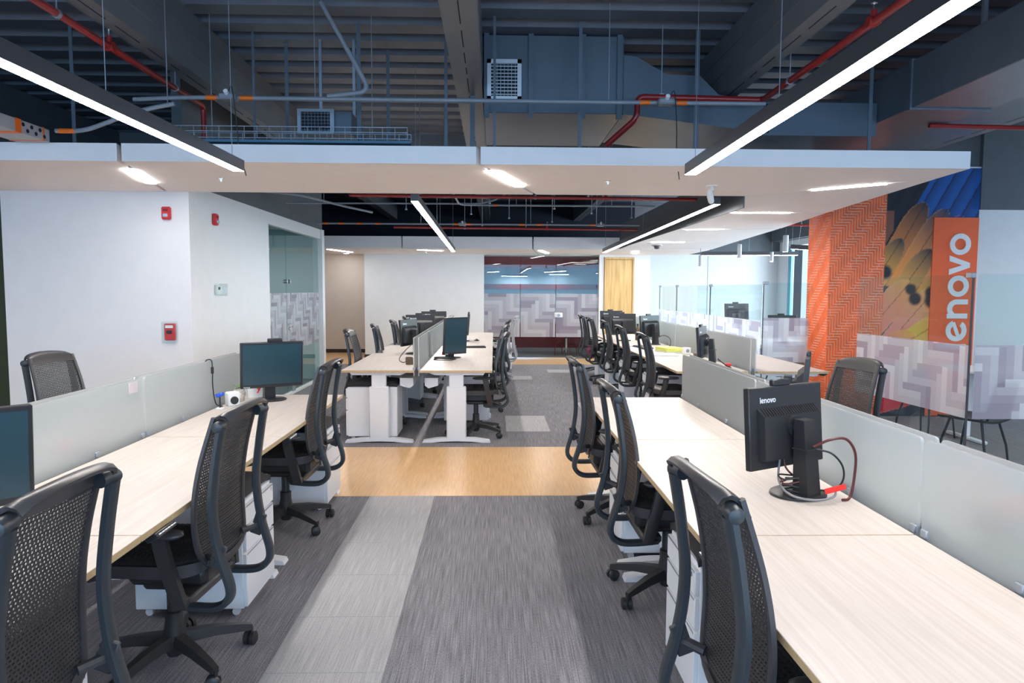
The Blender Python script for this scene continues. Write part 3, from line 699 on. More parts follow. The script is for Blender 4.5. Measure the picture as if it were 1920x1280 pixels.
D2 = math.radians
GL = 'mesh-back office chairs at the desks'
proto = make_chair('black mesh chair cut by the bottom left corner of the picture')
proto.location = (-1.40, 1.765, 0); proto.rotation_euler = (0, 0, D2(88)); proto['group'] = GL
CH = [
    (-1.355, 2.907, 86, 'black mesh chair second from the camera along the left desks, armrest facing the aisle'),
    (-1.40, 4.657, 88.5, 'black mesh chair in front of the left desk with the webcam monitor'),
    (0.872, 1.844, -86, 'nearest black mesh chair at the right desks, its back fills the bottom edge'),
    (0.915, 3.574, -89, 'black mesh chair second from the camera along the right desks'),
    (0.883, 4.84, -89, 'black mesh chair third from the camera along the right desks, beside the wood walkway'),
    (-2.93, 5.10, -99, 'black mesh chair beyond the left frosted screens, before the white wall'),
    (2.235, 4.70, 101, 'black mesh chair beyond the right frosted screens, before the orange column'),
    (-1.37, 8.20, -88, 'nearest of the chairs on the wall side of the middle desk island'),
    (-1.27, 9.36, -84, 'second chair on the wall side of the middle desk island'),
    (-1.21, 10.64, -86, 'third chair on the wall side of the middle desk island'),
    (-1.20, 12.1, -90, 'farthest of the chairs on the wall side of the middle desk island'),
    (-0.195, 7.60, 91, 'nearest black mesh chair on the aisle side of the middle island, seen side-on'),
    (-0.165, 9.20, 92, 'second black mesh chair on the aisle side of the middle desk island'),
    (-0.10, 10.75, 88, 'third black mesh chair on the aisle side of the middle desk island'),
    (1.95, 7.64, -91, 'nearest of the five chairs along the far right desks'),
    (1.985, 9.25, -89, 'second of the five chairs along the far right desks'),
    (2.02, 10.75, -91, 'third of the five chairs along the far right desks'),
    (1.955, 11.95, -88, 'fourth of the five chairs along the far right desks, with the magenta jacket'),
    (1.965, 13.12, -90, 'farthest of the five chairs along the far right desks'),
]
for (x, y, a, lab) in CH: dup(proto, (x, y, 0), D2(a), lab, GL)
gch = make_chair('light grey mesh chair at the far end of the middle desk island', (GCELL, GCELL, GCELL, GCELL)); gch.location = (0.06, 12.35, 0); gch.rotation_euler = (0, 0, D2(86)); gch['group'] = GL
jk = MB().sheet(lambda u, v: Vector((1.66 + 0.03 * math.sin(9 * v), 11.78 + 0.34 * u, 0.42 + 0.22 * v)), 6, 5, 0.03).build('jacket', MAGENTA)
tag(jk, 'magenta jacket hanging on the fourth far right chair', 'jacket')

# ================================================================== DESKS
T = 0.765
def make_desk(L, label):
    """local: length along x, back edge (screen side) at +y, front at -y"""
    r = thing('desk', label, 'desk'); h = L / 2 - 0.004
    mb = MB(); mb.rbox((0, 0, T - 0.0125), (2 * h, 0.748, 0.025), 0.0015)
    d = mb.build('desktop', [TOPW, EDGEW], r, smooth=False)
    d.data.polygons.foreach_set('material_index', [0 if abs(p.normal.z) > 0.5 else 1 for p in d.data.polygons])
    for sx in (-1, 1):
        x = sx * (h - 0.09)
        lg = MB().rbox((x, 0.0, 0.315), (0.075, 0.205, 0.55), 0.012).build('leg_column', PEDW, r)
        MB().rbox((x, 0.0, 0.645), (0.06, 0.15, 0.13), 0.006).build('inner_column', PEDW, lg)
        poly = [(-0.355, 0.0), (-0.345, 0.022), (-0.2, 0.045), (0.0, 0.052), (0.2, 0.045), (0.345, 0.022), (0.355, 0.0), (0.27, 0.0), (0.15, 0.012), (0, 0.016), (-0.15, 0.012), (-0.27, 0.0)]
        MB().prism(poly, lambda a, b: (x - 0.04, a, b), lambda a, b: (x + 0.04, a, b)).build('foot', PEDW, lg)
        MB().prism([(-0.30, 0.738), (-0.28, 0.708), (0.22, 0.708), (0.30, 0.738)], lambda a, b: (x - 0.03, a, b), lambda a, b: (x + 0.03, a, b)).build('top_bracket', PEDW, lg)
    MB().box(-h + 0.12, h - 0.12, 0.07, 0.11, 0.69, 0.735).build('cross_beam', STEELG, r, smooth=False)
    MB().prism([(0.20, 0.66), (0.20, 0.58), (0.30, 0.55), (0.34, 0.58), (0.34, 0.66)], lambda a, b: (-h + 0.2, a, b), lambda a, b: (h - 0.2, a, b)).build('cable_tray', PEDW, r, smooth=False)
    cp = MB().rbox((-h + 0.14, -0.372, 0.725), (0.14, 0.05, 0.022), 0.004, Matrix.Rotation(-0.5, 3, 'X')).build('control_panel', BLK, r)
    for k in range(6): MB().rbox((-h + 0.085 + 0.022 * k, -0.392, 0.737), (0.014, 0.012, 0.004), 0.001, Matrix.Rotation(-0.5, 3, 'X')).build('button', PAPER, cp)
    return r
def make_screen(L, label):
    r = thing('desk_screen', label, 'desk screen'); h = L / 2 - 0.012; rad = 0.018; z0, z1 = 0.705, 1.10
    poly = [(-h, z0), (h, z0)] + [(h - rad + rad * math.cos(t), z1 - rad + rad * math.sin(t)) for t in [PI / 2 * k / 5 for k in range(6)]] + [(-h + rad - rad * math.sin(t), z1 - rad + rad * math.cos(t)) for t in [PI / 2 * k / 5 for k in range(6)]]
    MB().prism(poly, lambda a, b: (a, -0.005, b), lambda a, b: (a, 0.005, b)).build('pane', FROST, r, smooth=False)
    for x in (-h + 0.02, -h * 0.4, h * 0.4, h - 0.02): MB().rbox((x, 0, T + 0.012), (0.035, 0.026, 0.03), 0.003).build('clamp', STEELG, r)
    return r
def row(xc, y0, n, L, rz, place, far_first_labels=None, screens=True, xs=None):
    """desks one after another along +y; rz +90 puts the back edge towards -x, -90 towards +x"""
    P = make_desk(L, ''); S = make_screen(L, '') if screens else None
    for k in range(n):
        y = y0 + L * (k + 0.5); od = far_first_labels[k] if far_first_labels else place
        lab = 'light wood sit-stand desk, %s' % od
        if k == 0: P.location = (xc, y, 0); P.rotation_euler = (0, 0, rz); P['label'] = lab; P['group'] = 'sit-stand desks in rows'
        else: dup(P, (xc, y, 0), rz, lab, 'sit-stand desks in rows')
        if S:
            lab = 'frosted glass desk screen, %s' % od
            if k == 0: S.location = (xs, y, 0); S.rotation_euler = (0, 0, rz); S['label'] = lab; S['group'] = 'frosted screens between facing desks'
            else: dup(S, (xs, y, 0), rz, lab, 'frosted screens between facing desks')
H = PI / 2
row(1.075, 0.78, 3, 1.53, -H, '', ['right row, nearest, cut by the bottom right corner', 'right row, middle, carrying the monitor seen from behind', 'right row, far end by the wood walkway'], True, 1.468)
row(1.915, 0.78, 3, 1.53, H, '', ['facing the right row, nearest, cut by the right edge', 'facing the right row, middle', 'facing the right row, far end by the wood walkway'], True, 1.522)
row(-1.565, 0.76, 3, 1.58, H, '', ['left row, nearest, cut by the left edge', 'left row, middle, beside the second chair', 'left row, far end with the upright monitor'], True, -1.958)
row(-2.405, 0.76, 3, 1.58, -H, '', ['behind the left row, nearest and out of view', 'behind the left row, middle, under the white wall', 'behind the left row, far end under the white wall'], True, -2.012)
ordn = ['nearest', 'second', 'third', 'farthest']
row(-1.192, 7.15, 4, 1.58, -H, '', ['wall side of the middle island, %s' % o for o in ordn], True, -0.822)
row(-0.39, 7.15, 4, 1.58, H, '', ['aisle side of the middle island, %s' % o for o in ordn], True, -0.772)
row(2.255, 7.10, 4, 1.50, -H, '', ['far right row, %s' % o for o in ordn], True, 2.648)
row(3.095, 7.10, 4, 1.50, H, '', ['facing the far right row by the lounge screens, %s' % o for o in ordn], True, 2.702)

# pedestals
def make_ped(label):
    """local front at -y"""
    r = thing('drawer_pedestal', label, 'drawer unit')
    MB().rbox((0, 0.01, 0.3075), (0.42, 0.52, 0.525), 0.004).build('body', PEDW, r)
    for (z0, z1) in ((0.455, 0.555), (0.325, 0.450), (0.052, 0.320)):
        dr = MB().rbox((0, -0.258, (z0 + z1) / 2), (0.415, 0.02, z1 - z0 - 0.006), 0.003).build('drawer', PEDW, r)
        MB().rbox((0, -0.262, z1 - 0.008), (0.40, 0.016, 0.006), 0.001).build('finger_pull', STEELG, dr)
    MB().cyl((0.17, -0.266, 0.53), (0.17, -0.272, 0.53), 0.009, 10).build('lock', CHROME, r)
    def cu(u, v):
        a = -1 + 2 * u; b = -1 + 2 * v; e = (1 - abs(a) ** 6) * (1 - abs(b) ** 6)
        return Vector((a * 0.208, 0.005 + b * 0.262, 0.598 + 0.034 * e ** 0.5 if e > 0 else 0.598))
    MB().sheet(cu, 14, 14, 0.028).build('cushion', CUSH, r, ang=60)
    for x in (-0.17, 0.17):
        for y in (-0.2, 0.22): MB().cyl((x - 0.010, y, 0.019), (x + 0.010, y, 0.019), 0.019, 10).rbox((x, y, 0.038), (0.026, 0.034, 0.016), 0.003).build('caster', PEDW, r)
    return r
GP = 'white drawer pedestals with black cushions'
ped = make_ped('white drawer pedestal under the left row, beside the second chair'); ped.location = (-1.46, 3.53, 0); ped.rotation_euler = (0, 0, H); ped['group'] = GP
for (x, y, a, lab) in ((-1.46, 5.17, H, 'white drawer pedestal under the left row at the wood walkway'), (-1.46, 1.20, H, 'white drawer pedestal under the nearest left desk'),
    (1.02, 4.22, -H, 'white drawer pedestal under the far desk of the right row'), (1.02, 2.72, -H, 'white drawer pedestal under the middle desk of the right row'), (1.0, 1.22, -H, 'white drawer pedestal under the nearest desk of the right row'),
    (-1.285, 7.52, -H, 'white drawer pedestal at the near end of the middle island, its side to the camera'), (-1.30, 10.0, -H, 'white drawer pedestal halfway along the wall side of the middle island'),
    (-0.32, 8.42, H, 'white drawer pedestal behind the side-on chair of the middle island'), (-0.28, 11.3, H, 'white drawer pedestal far along the aisle side of the middle island'), (0.08, 13.75, H, 'white drawer pedestal standing at the far end of the middle island'),
    (2.32, 7.27, -H, 'white drawer pedestal under the nearest far right desk'), (2.15, 8.55, -H, 'white drawer pedestal second along the far right row'), (2.12, 10.05, -H, 'white drawer pedestal third along the far right row'), (2.12, 11.35, -H, 'white drawer pedestal fourth along the far right row'), (2.12, 12.53, -H, 'white drawer pedestal farthest along the far right row'),
    (2.0, 2.9, H, 'white drawer pedestal under the desk facing the right row')):
    dup(ped, (x, y, 0), a, lab, GP)

# ================================================================== MONITORS
def make_monitor(label, portrait=False, cam_=True, tilt=0.08):
    """local: origin on the desk under the stand, screen faces -y"""
    r = thing('monitor', label, 'monitor'); w, h = (0.335, 0.445) if portrait else (0.445, 0.335); zc = 0.275
    Rm = Matrix.Rotation(tilt, 3, 'X'); c = Vector((0, -0.105, zc))
    def put(p): return c + Rm @ Vector(p)
    MB().rbox(c, (w, 0.030, h), 0.004, Rm).build('housing', BLK, r)
    MB().rbox(put((0, -0.0155, 0.004)), (w - 0.03, 0.002, h - 0.042), 0.0008, Rm).build('screen', SCREEN, r, smooth=False)
    # bulge on the back with sloped top
    a, b = w * 0.40, h * 0.40; mb = MB()
    vs = [put(p) for p in ((-a, 0.014, -b), (a, 0.014, -b), (a, 0.014, b * 0.62), (-a, 0.014, b * 0.62), (-a + 0.006, 0.048, -b + 0.006), (a - 0.006, 0.048, -b + 0.006), (a - 0.006, 0.048, b * 0.36), (-a + 0.006, 0.048, b * 0.36))]
    mb.add(vs, [(0, 1, 5, 4), (1, 2, 6, 5), (2, 3, 7, 6), (3, 0, 4, 7), (4, 5, 6, 7)])
    bk = mb.build('back_cover', BLK, r, smooth=False)
    mb = MB()
    for k in range(22):
        x = -a + 0.02 + (2 * a - 0.04) * k / 21
        mb.add([put((x - 0.0022, 0.0165 + 0.002, b * 0.60)), put((x + 0.0022, 0.0165 + 0.002, b * 0.60)), put((x + 0.0022, 0.047, b * 0.385)), put((x - 0.0022, 0.047, b * 0.385)),
                put((x - 0.0022, 0.0215, b * 0.61)), put((x + 0.0022, 0.0215, b * 0.61)), put((x + 0.0022, 0.0505, b * 0.39)), put((x - 0.0022, 0.0505, b * 0.39))], [(4, 5, 6, 7), (0, 1, 5, 4), (1, 2, 6, 5), (2, 3, 7, 6), (3, 0, 4, 7)])
    mb.build('vent_ribs', BASEM, bk, smooth=False)
    mb = MB(); s = 0.017
    def lg(i, qs):
        for q in qs:
            q = [(a - 0.02 - u * s, v_ * s) for u, v_ in q]
            mb.prism(q, lambda u, v_: put((u, 0.0148, b * 0.76 + v_)), lambda u, v_: put((u, 0.0160, b * 0.76 + v_)))
    if not portrait: wordmark(lg); mb.build('logo', LOGO, r, smooth=False)
    mbf = MB()
    def lf(i, qs):
        for q in qs:
            q = [(-w / 2 + 0.02 + u * 0.008, v_ * 0.008) for u, v_ in q]
            mbf.prism(q, lambda u, v_: put((u, -0.0152, -h / 2 + 0.004 + v_)), lambda u, v_: put((u, -0.0160, -h / 2 + 0.004 + v_)))
    wordmark(lf); mbf.build('front_logo', LOGO, r, smooth=False)
    MB().tube([put((0, 0.046, 0)), put((0, 0.062, 0))], 0.045, 18).tube([put((0, 0.05, 0)), Vector((0, 0.0, zc))], 0.024, 12).build('pivot', BLK, r)
    st = MB().add([(-0.04, -0.022, 0.012), (0.04, -0.022, 0.012), (0.04, 0.05, 0.012), (-0.04, 0.05, 0.012), (-0.034, -0.03, 0.315), (0.034, -0.03, 0.315), (0.034, 0.016, 0.315), (-0.034, 0.016, 0.315)],
                  [(0, 3, 2, 1), (4, 5, 6, 7), (0, 1, 5, 4), (1, 2, 6, 5), (2, 3, 7, 6), (3, 0, 4, 7)]).build('stand', BLK, r, smooth=False)
    MB().box(-0.043, 0.043, -0.032, 0.045, 0.195, 0.199).build('stand_joint', BASEM, st, smooth=False)
    o = MB().lathe([(0.105, 0.0), (0.118, 0.004), (0.118, 0.009), (0.108, 0.014), (0.02, 0.018)], 32, (0, -0.03, 0)).build('foot', BLK, r)
    o.scale = (1.0, 0.9, 1)
    if cam_:
        MB().rbox(put((0.02, 0.0, h / 2 + 0.012)), (0.105, 0.026, 0.028), 0.005, Rm).build('webcam', BLK, r)
    return r
GM = 'black monitors on the desks'
def facing(nx, ny): return math.atan2(nx, -ny)  # rotation that turns the local -y axis to (nx, ny)
mland = make_monitor('black monitor seen from behind with looped cables, nearest on the right row'); mland.location = (1.262, 2.76, T); mland.rotation_euler = (0, 0, facing(-0.47, 0.88)); mland['group'] = GM
mport = make_monitor('portrait monitor showing its blue-grey screen on the middle island', True, False); mport.location = (-0.53, 8.47, T); mport.rotation_euler = (0, 0, facing(0.62, -0.78)); mport['group'] = GM
for (x, y, nx, ny, lab) in ((-1.685, 5.25, 0.5, -0.86, 'black monitor with webcam, dark screen towards the camera, on the left row'),
    (-1.80, 2.30, 0.72, -0.69, 'black monitor cut by the left edge of the picture'),
    (1.80, 4.22, 0.90, -0.42, 'black monitor seen edge-on beyond the right frosted screens'),
    (2.34, 7.42, -0.88, 0.46, 'black monitor leaning over the nearest far right desk, cables and red tag at its foot'),
    (2.46, 10.6, -0.62, 0.78, 'black monitor behind the yellow folder on the far right row'),
    (2.13, 11.35, -0.1, 1.0, 'larger of the two dark monitors before the oak door, lower one'),
    (2.22, 12.9, -0.25, 0.97, 'upper of the two dark monitors before the oak door'),
    (-1.0, 8.98, -0.93, 0.36, 'black monitor on the wall side of the middle island, turned to the wall'),
    (-1.08, 10.55, -0.35, 0.94, 'black monitor seen from behind, second on the wall side of the middle island'),
    (-1.02, 12.2, -0.30, 0.95, 'black monitor seen from behind, farthest on the wall side of the middle island'),
    (-0.52, 11.2, 0.998, 0.06, 'thin edge-on monitor on the aisle side of the middle island'),
    (4.17, 11.75, -0.2, 1.0, 'monitor behind the lounge glass screens, on the white riser'),
    (4.58, 10.9, 0.1, 1.0, 'monitor behind the lounge screens just left of the orange column')):
    zz = T if y != 11.75 or x < 4 else T + 0.165
    dup(mland, (x, y, zz), facing(nx, ny), lab, GM)

# ================================================================== LAMPS
def linear(label, p0, p1, w=0.07, hh=0.075, ends=(0.12, 0.12), m_=None, top=DECKZ, grp='suspended linear lamps'):
    """p0, p1: ends of the glowing underside; wires hang it from the deck"""
    a = Vector(p0); b = Vector(p1); d = b - a; L = d.length; r = thing('linear_lamp', label, 'lamp', a, 0, grp)
    r.rotation_euler = (0, -math.asin(d.z / L), math.atan2(d.y, d.x))
    MB().box(0, L, -w / 2, w / 2, 0.0, hh).build('housing', HOUS, r, smooth=False)
    MB().rbox((L / 2, 0, 0.003), (L - 0.004, w - 0.005, 0.008), 0.0008).build('diffuser', m_ or LAMP, r, smooth=False)
    for f in (ends[0] / L, 1 - ends[1] / L, 0.5):
        z = a.z + d.z * f
        MB().cyl((L * f, 0, hh), (L * f, 0, hh + top - z - hh), 0.0022, 6).build('suspension_wire', STEELG, r, smooth=False)
    return r
linear('long glowing linear lamp hanging at upper left', (-1.815, 1.7, 2.42), (-1.80, 5.05, 2.42), 0.078)
linear('long glowing linear lamp hanging at upper right', (1.325, 1.75, 2.42), (1.40, 5.03, 2.42), 0.084)
linear('glowing linear lamp over the middle desk island', (-0.80, 7.1, 2.475), (-0.795, 13.72, 2.325), 0.075)
linear('glowing linear lamp beside the right soffit', (2.28, 7.18, 2.475), (2.16, 13.75, 2.325), 0.075, top=3.35)
for (x, y0, y1, lab) in ((-1.8, -4.2, 1.2, 'added linear lamp, unseen behind the camera on the left'), (1.35, -4.2, 1.2, 'added linear lamp, unseen behind the camera on the right'), (-5.6, -3.5, 4.6, 'added linear lamp, unseen beyond the left edge'), (5.2, -3.5, 2.6, 'added linear lamp, unseen beyond the right edge'), (5.6, 2.9, 6.3, 'added linear lamp brightening the mural, unseen beyond the right edge')):  # unseen lamps added out of frame to lift the room light and the mural
    linear(lab, (x, y0, 2.42), (x, y1, 2.42), 0.078, top=3.3 if abs(x) > 5 else DECKZ)
def strip(label, p0, p1, z0, z1, w=0.055, m_=None):
    a = Vector((*p0, z0)); b = Vector((*p1, z1)); d = b - a; L = d.length; r = thing('recessed_strip_lamp', label, 'lamp', a, 0, 'recessed strip lamps in the soffit')
    r.rotation_euler = (0, -math.asin(d.z / L), math.atan2(d.y, d.x))
    MB().rbox((L / 2, 0, 0.0), (L, w, 0.012), 0.003).build('diffuser', m_ or LAMPS, r, smooth=False)
    MB().box(-0.01, L + 0.01, -w / 2 - 0.006, w / 2 + 0.006, 0.006, 0.012).build('trim', PEDW, r, smooth=False)
strip('strip lamp in the left joint of the front soffit', (-2.885, 5.68), (-3.07, 6.42), 2.531, 2.531, 0.09)
strip('strip lamp in the middle joint of the front soffit', (-0.02, 5.62), (0.23, 6.44), 2.531, 2.531, 0.09)
strip('strip lamp in the angled joint at the right corner of the soffit', (2.95, 6.52), (3.42, 6.09), 2.531, 2.531, 0.05)
strip('strip lamp in the nearest joint of the right soffit arm', (2.80, 8.25), (3.48, 8.225), 2.533 + sl(8.25), 2.533 + sl(8.25))
strip('strip lamp in the second joint of the right soffit arm', (2.78, 10.17), (3.30, 10.03), 2.533 + sl(10.1), 2.533 + sl(10.1))
strip('strip lamp in the third joint of the right soffit arm', (2.75, 12.26), (3.32, 12.24), 2.533 + sl(12.25), 2.533 + sl(12.25))
for x, lab in ((-3.36, 'leftmost'), (-1.55, 'second'), (0.95, 'third'), (2.9, 'rightmost')):
    strip('%s strip lamp of the far soffit' % lab, (x, 14.4), (x + 0.22 + (0.25 if lab == 'second' else 0), 15.5 if lab != 'second' else 14.7), 2.392, 2.392, 0.09, LAMPF)
strip('added strip lamp brightening the beige alcove from its ceiling', (-3.75, 16.4), (-3.55, 17.1), 2.445, 2.445, 0.09, LAMPF)  # extra strip, added because the alcove wall came out dark
strip('added strip lamp lighting the side office behind the left glazing', (-4.6, 9.0), (-4.6, 11.0), 2.612, 2.612, 0.1)  # added so the room behind the glass gets some light
for k, (p0, p1, lab) in enumerate((((4.5, 15.2, 2.35), (6.5, 14.9, 2.35), 'black linear pendant in the lounge, nearly level'), ((5.25, 12.3, 2.33), (6.1, 11.3, 2.20), 'black linear pendant in the lounge, slanting'), ((6.2, 12.5, 2.40), (7.2, 12.3, 2.40), 'black linear pendant in the lounge by the column'))):
    linear(lab, p0, p1, 0.08, 0.08, m_=LAMPF, grp='lounge linear pendants')
def pend(x, y, z, h, r_, lab):
    t_ = thing('cylinder_pendant', lab, 'lamp', (x, y, z), 0, 'white cylinder pendants in the lounge')
    MB().lathe([(r_ * 0.9, 0.006), (r_, 0.0), (r_, h), (r_ * 0.9, h + 0.004)], 20).build('shade', HOUSL, t_)
    MB().lathe([(r_ * 0.8, -0.002), (r_ * 0.8, 0.006)], 16).build('diffuser', LAMPF, t_, smooth=False)
    MB().cyl((0, 0, h), (0, 0, DECKZ - z), 0.004, 6).build('cord', CABLE, t_)
pend(4.02, 13.6, 2.05, 0.22, 0.035, 'leftmost white cylinder pendant over the lounge')
pend(4.15, 11.8, 2.14, 0.23, 0.035, 'second white cylinder pendant over the lounge')
pend(4.85, 11.6, 2.24, 0.27, 0.045, 'tallest white cylinder pendant beside the orange column')
pend(5.9, 14.8, 2.21, 0.2, 0.035, 'fourth white cylinder pendant over the lounge')
for k, (x0, y0, x1, y1, z) in enumerate(((-0.15, 17.6, 0.1, 17.0, 2.02), (1.35, 18.6, 1.75, 17.2, 2.05), (0.2, 18.9, 0.9, 18.95, 1.95), (1.5, 18.9, 2.0, 18.8, 2.0))):
    linear('%s linear pendant inside the far meeting room' % ('leftmost', 'long slanting', 'level', 'smallest')[k], (x0, y0, z), (x1, y1, z), 0.05, 0.05, (0.05, 0.05), LAMPF, 2.5, 'meeting room pendants')

# ================================================================== CEILING SERVICES
def pipe(nm, label, cat, pts, r, m_, n=10, bend=True, extra=None):
    o = MB().tube(pts, r, n).build(nm, m_); tag(o, label, cat)
    return o
def rounded(pts, rad=0.08, k=5):
    P = [Vector(p) for p in pts]; out = [P[0]]
    for i in range(1, len(P) - 1):
        a = (P[i - 1] - P[i]); b = (P[i + 1] - P[i]); ra = min(rad, a.length * 0.45, b.length * 0.45); s0 = P[i] + a.normalized() * ra; s1 = P[i] + b.normalized() * ra
        for j in range(k + 1):
            t = j / k; out.append(s0 * (1 - t) ** 2 + P[i] * 2 * t * (1 - t) + s1 * t * t)
    out.append(P[-1]); return out
# red sprinkler mains
def sprinkler_pipe(label, pts, r, heads, hang=(), upr=True):
    t_ = thing('sprinkler_pipe', label, 'pipe', pts[0], 0, 'red sprinkler pipes'); o = Vector(pts[0])
    P = [Vector(p) - o for p in pts]
    MB().tube(rounded(P, 0.06), r, 12).build('pipe_run', REDP, t_)
    for p in heads:
        p = Vector(p) - o
        hd = MB().tube([p - Vector((r * 1.4, 0, 0)), p + Vector((r * 1.4, 0, 0))], r * 1.25, 10).tube([p, p + Vector((0, 0, 0.07))], [r * 0.9, r * 0.7], 8).build('tee', REDP, t_)
        MB().cyl(p + Vector((0, 0, 0.07)), p + Vector((0, 0, 0.105)), 0.007, 8).lathe([(0.004, 0.105), (0.02, 0.108), (0.02, 0.112), (0.004, 0.114)], 10, p).build('sprinkler_head', CHROME, hd)
    for p in hang:
        p = Vector(p) - o
        MB().tube([p - Vector((0, 0.012, 0)), p + Vector((0, 0.012, 0))], r * 1.2, 12).cyl(p + Vector((0, 0, r)), p + Vector((0, 0, DECKZ - p.z - o.z)), 0.005, 6).build('hanger', STEELG, t_)
sprinkler_pipe('red sprinkler pipe descending at upper left beneath the beam', [(-2.60, -1.0, 3.22), (-2.60, 6.45, 3.22), (-2.60, 6.45, 2.72)], 0.024, [(-2.60, 4.92, 3.22)], [(-2.6, 4.35, 3.22), (-2.6, 5.9, 3.22)])
sprinkler_pipe('red sprinkler pipe with elbows crossing in front of the duct at upper right', [(2.29, -1.0, 3.22), (2.29, 6.05, 3.22), (1.215, 6.05, 3.235), (1.215, 6.05, 3.06), (0.98, 6.2, 2.86)], 0.026, [(2.29, 4.3, 3.22), (2.29, 3.1, 3.22)], [(2.29, 5.5, 3.22), (1.42, 6.05, 3.235)])
sprinkler_pipe('red sprinkler pipe at far upper right above the mural', [(3.9, 6.3, 3.08), (8.5, 6.3, 3.02)], 0.02, [(5.0, 6.3, 3.066)], [(6.2, 6.3, 3.05)])
sprinkler_pipe('red sprinkler pipe behind the front soffit, nearer of the two', [(-1.75, 8.6, 2.725), (2.48, 8.6, 2.705)], 0.02, [(1.36, 8.6, 2.71)], [(-0.9, 8.6, 2.722), (0.5, 8.6, 2.714)])
sprinkler_pipe('red sprinkler pipe behind the front soffit, farther one', [(-1.7, 12.0, 2.64), (2.45, 12.0, 2.62)], 0.02, [(0.9, 12.0, 2.63)], [(-0.5, 12.0, 2.634)])
sprinkler_pipe('red sprinkler pipe over the lounge', [(4.2, 10.9, 2.62), (7.6, 10.9, 2.6)], 0.02, [(5.2, 10.9, 2.615)], [(4.8, 10.9, 2.617)])
# grey conduits with tape and boxes
def conduit(label, pts, r, tapes=(), boxes=(), hangs=(), m_=None, rad=0.15, drop=False):
    o = Vector(pts[0]); t_ = thing('conduit', label, 'conduit', pts[0], 0, 'grey electrical conduits')
    MB().tube(rounded([Vector(p) - o for p in pts], rad), r, 10).build('tube_run', m_ or PIPE, t_)
    for (p, d, L) in tapes:
        p = Vector(p) - o; d = Vector(d).normalized() * L / 2; MB().cyl(p - d, p + d, r * 1.08, 12).build('tape_band', ORANGE_T, t_)
    for p in boxes:
        p = Vector(p) - o
        b = MB().rbox(p, (0.13, 0.10, 0.05), 0.015).build('junction_box', PIPE, t_)
        MB().cyl(p + Vector((0, -0.045, 0.02)), p + Vector((0, -0.07, 0.03)), 0.018, 10).build('cable_gland', PAPER, b)
        if drop: MB().tube(spline([p + Vector((0.02, -0.06, 0.03)), p + Vector((0.05, -0.07, 0.055)), p + Vector((0.075, -0.06, -0.2)), p + Vector((0.085, -0.04, -0.42)), p + Vector((0.12, 0.0, -0.6))], 5), 0.004, 6).build('lamp_cable', CABLE, b)
    for p in hangs:
        p = Vector(p) - o; MB().cyl(p, p + Vector((0, 0, DECKZ - p.z - o.z)), 0.004, 6).build('hanger_rod', STEELG, t_)
    return t_
cy, cz = 5.62, 3.075
conduit('long grey conduit across the ceiling with orange tape and two boxes', [(-2.80, cy, cz - 0.02), (-2.4, cy, cz), (2.15, cy, cz)], 0.017,
        [((-2.20, cy, cz), (1, 0, 0), 0.085), ((-1.93, cy, cz), (1, 0, 0), 0.10), ((1.19, cy, cz), (1, 0, 0), 0.08), ((1.48, cy, cz), (1, 0, 0), 0.08)], [(-2.06, cy - 0.02, cz), (1.35, cy - 0.02, cz)], [(-1.4, cy, cz), (0.9, cy, cz)], drop=True)
conduit('slanting grey conduit bending into the long one', [(-1.34, 5.6, 3.80), (-0.965, 5.6, 3.13), (-1.30, 5.6, 3.09)], 0.019, rad=0.1)
conduit('curved grey conduit leading to the cable trunk at left', [(-3.15, 5.20, 2.72), (-2.95, 5.2, 2.72), (-2.55, 5.2, 2.87), (-2.3, 5.2, 2.92)], 0.016, [((-3.07, 5.2, 2.72), (1, 0, 0), 0.11)], (), [(-2.35, 5.2, 2.91)])
conduit('thin grey conduit behind the soffit with a bend', [(-0.60, 7.6, 2.90), (-0.47, 9.6, 2.735), (2.2, 9.6, 2.735)], 0.013, [((0.02, 9.6, 2.735), (1, 0, 0), 0.05)], (), [(0.3, 9.6, 2.735), (1.6, 9.6, 2.735)])
conduit('grey conduit with orange bands far behind the soffit', [(-2.9, 11.6, 2.66), (2.4, 11.6, 2.66)], 0.015, [((x, 11.6, 2.66), (1, 0, 0), 0.09) for x in (-2.75, -2.5, -2.2, -1.9, -0.62, -0.42, 0.45, 0.75, 1.62)], [(-0.52, 11.58, 2.66), (1.75, 11.58, 2.66)], [(-1.2, 11.6, 2.66), (0.6, 11.6, 2.66)])
conduit('grey conduit sagging at left behind the soffit', [(-2.95, 9.0, 2.82), (-2.5, 9.2, 2.80), (-2.0, 9.6, 2.70), (-1.7, 9.9, 2.66)], 0.016, (), (), [(-2.25, 9.4, 2.75)])
conduit('thin level conduit behind the soffit', [(-2.9, 9.9, 2.78), (-0.2, 9.9, 2.79), (0.05, 9.9, 2.85), (0.3, 9.9, 3.05)], 0.012, [((0.16, 9.9, 2.93), (0.3, 0, 0.25), 0.05)])
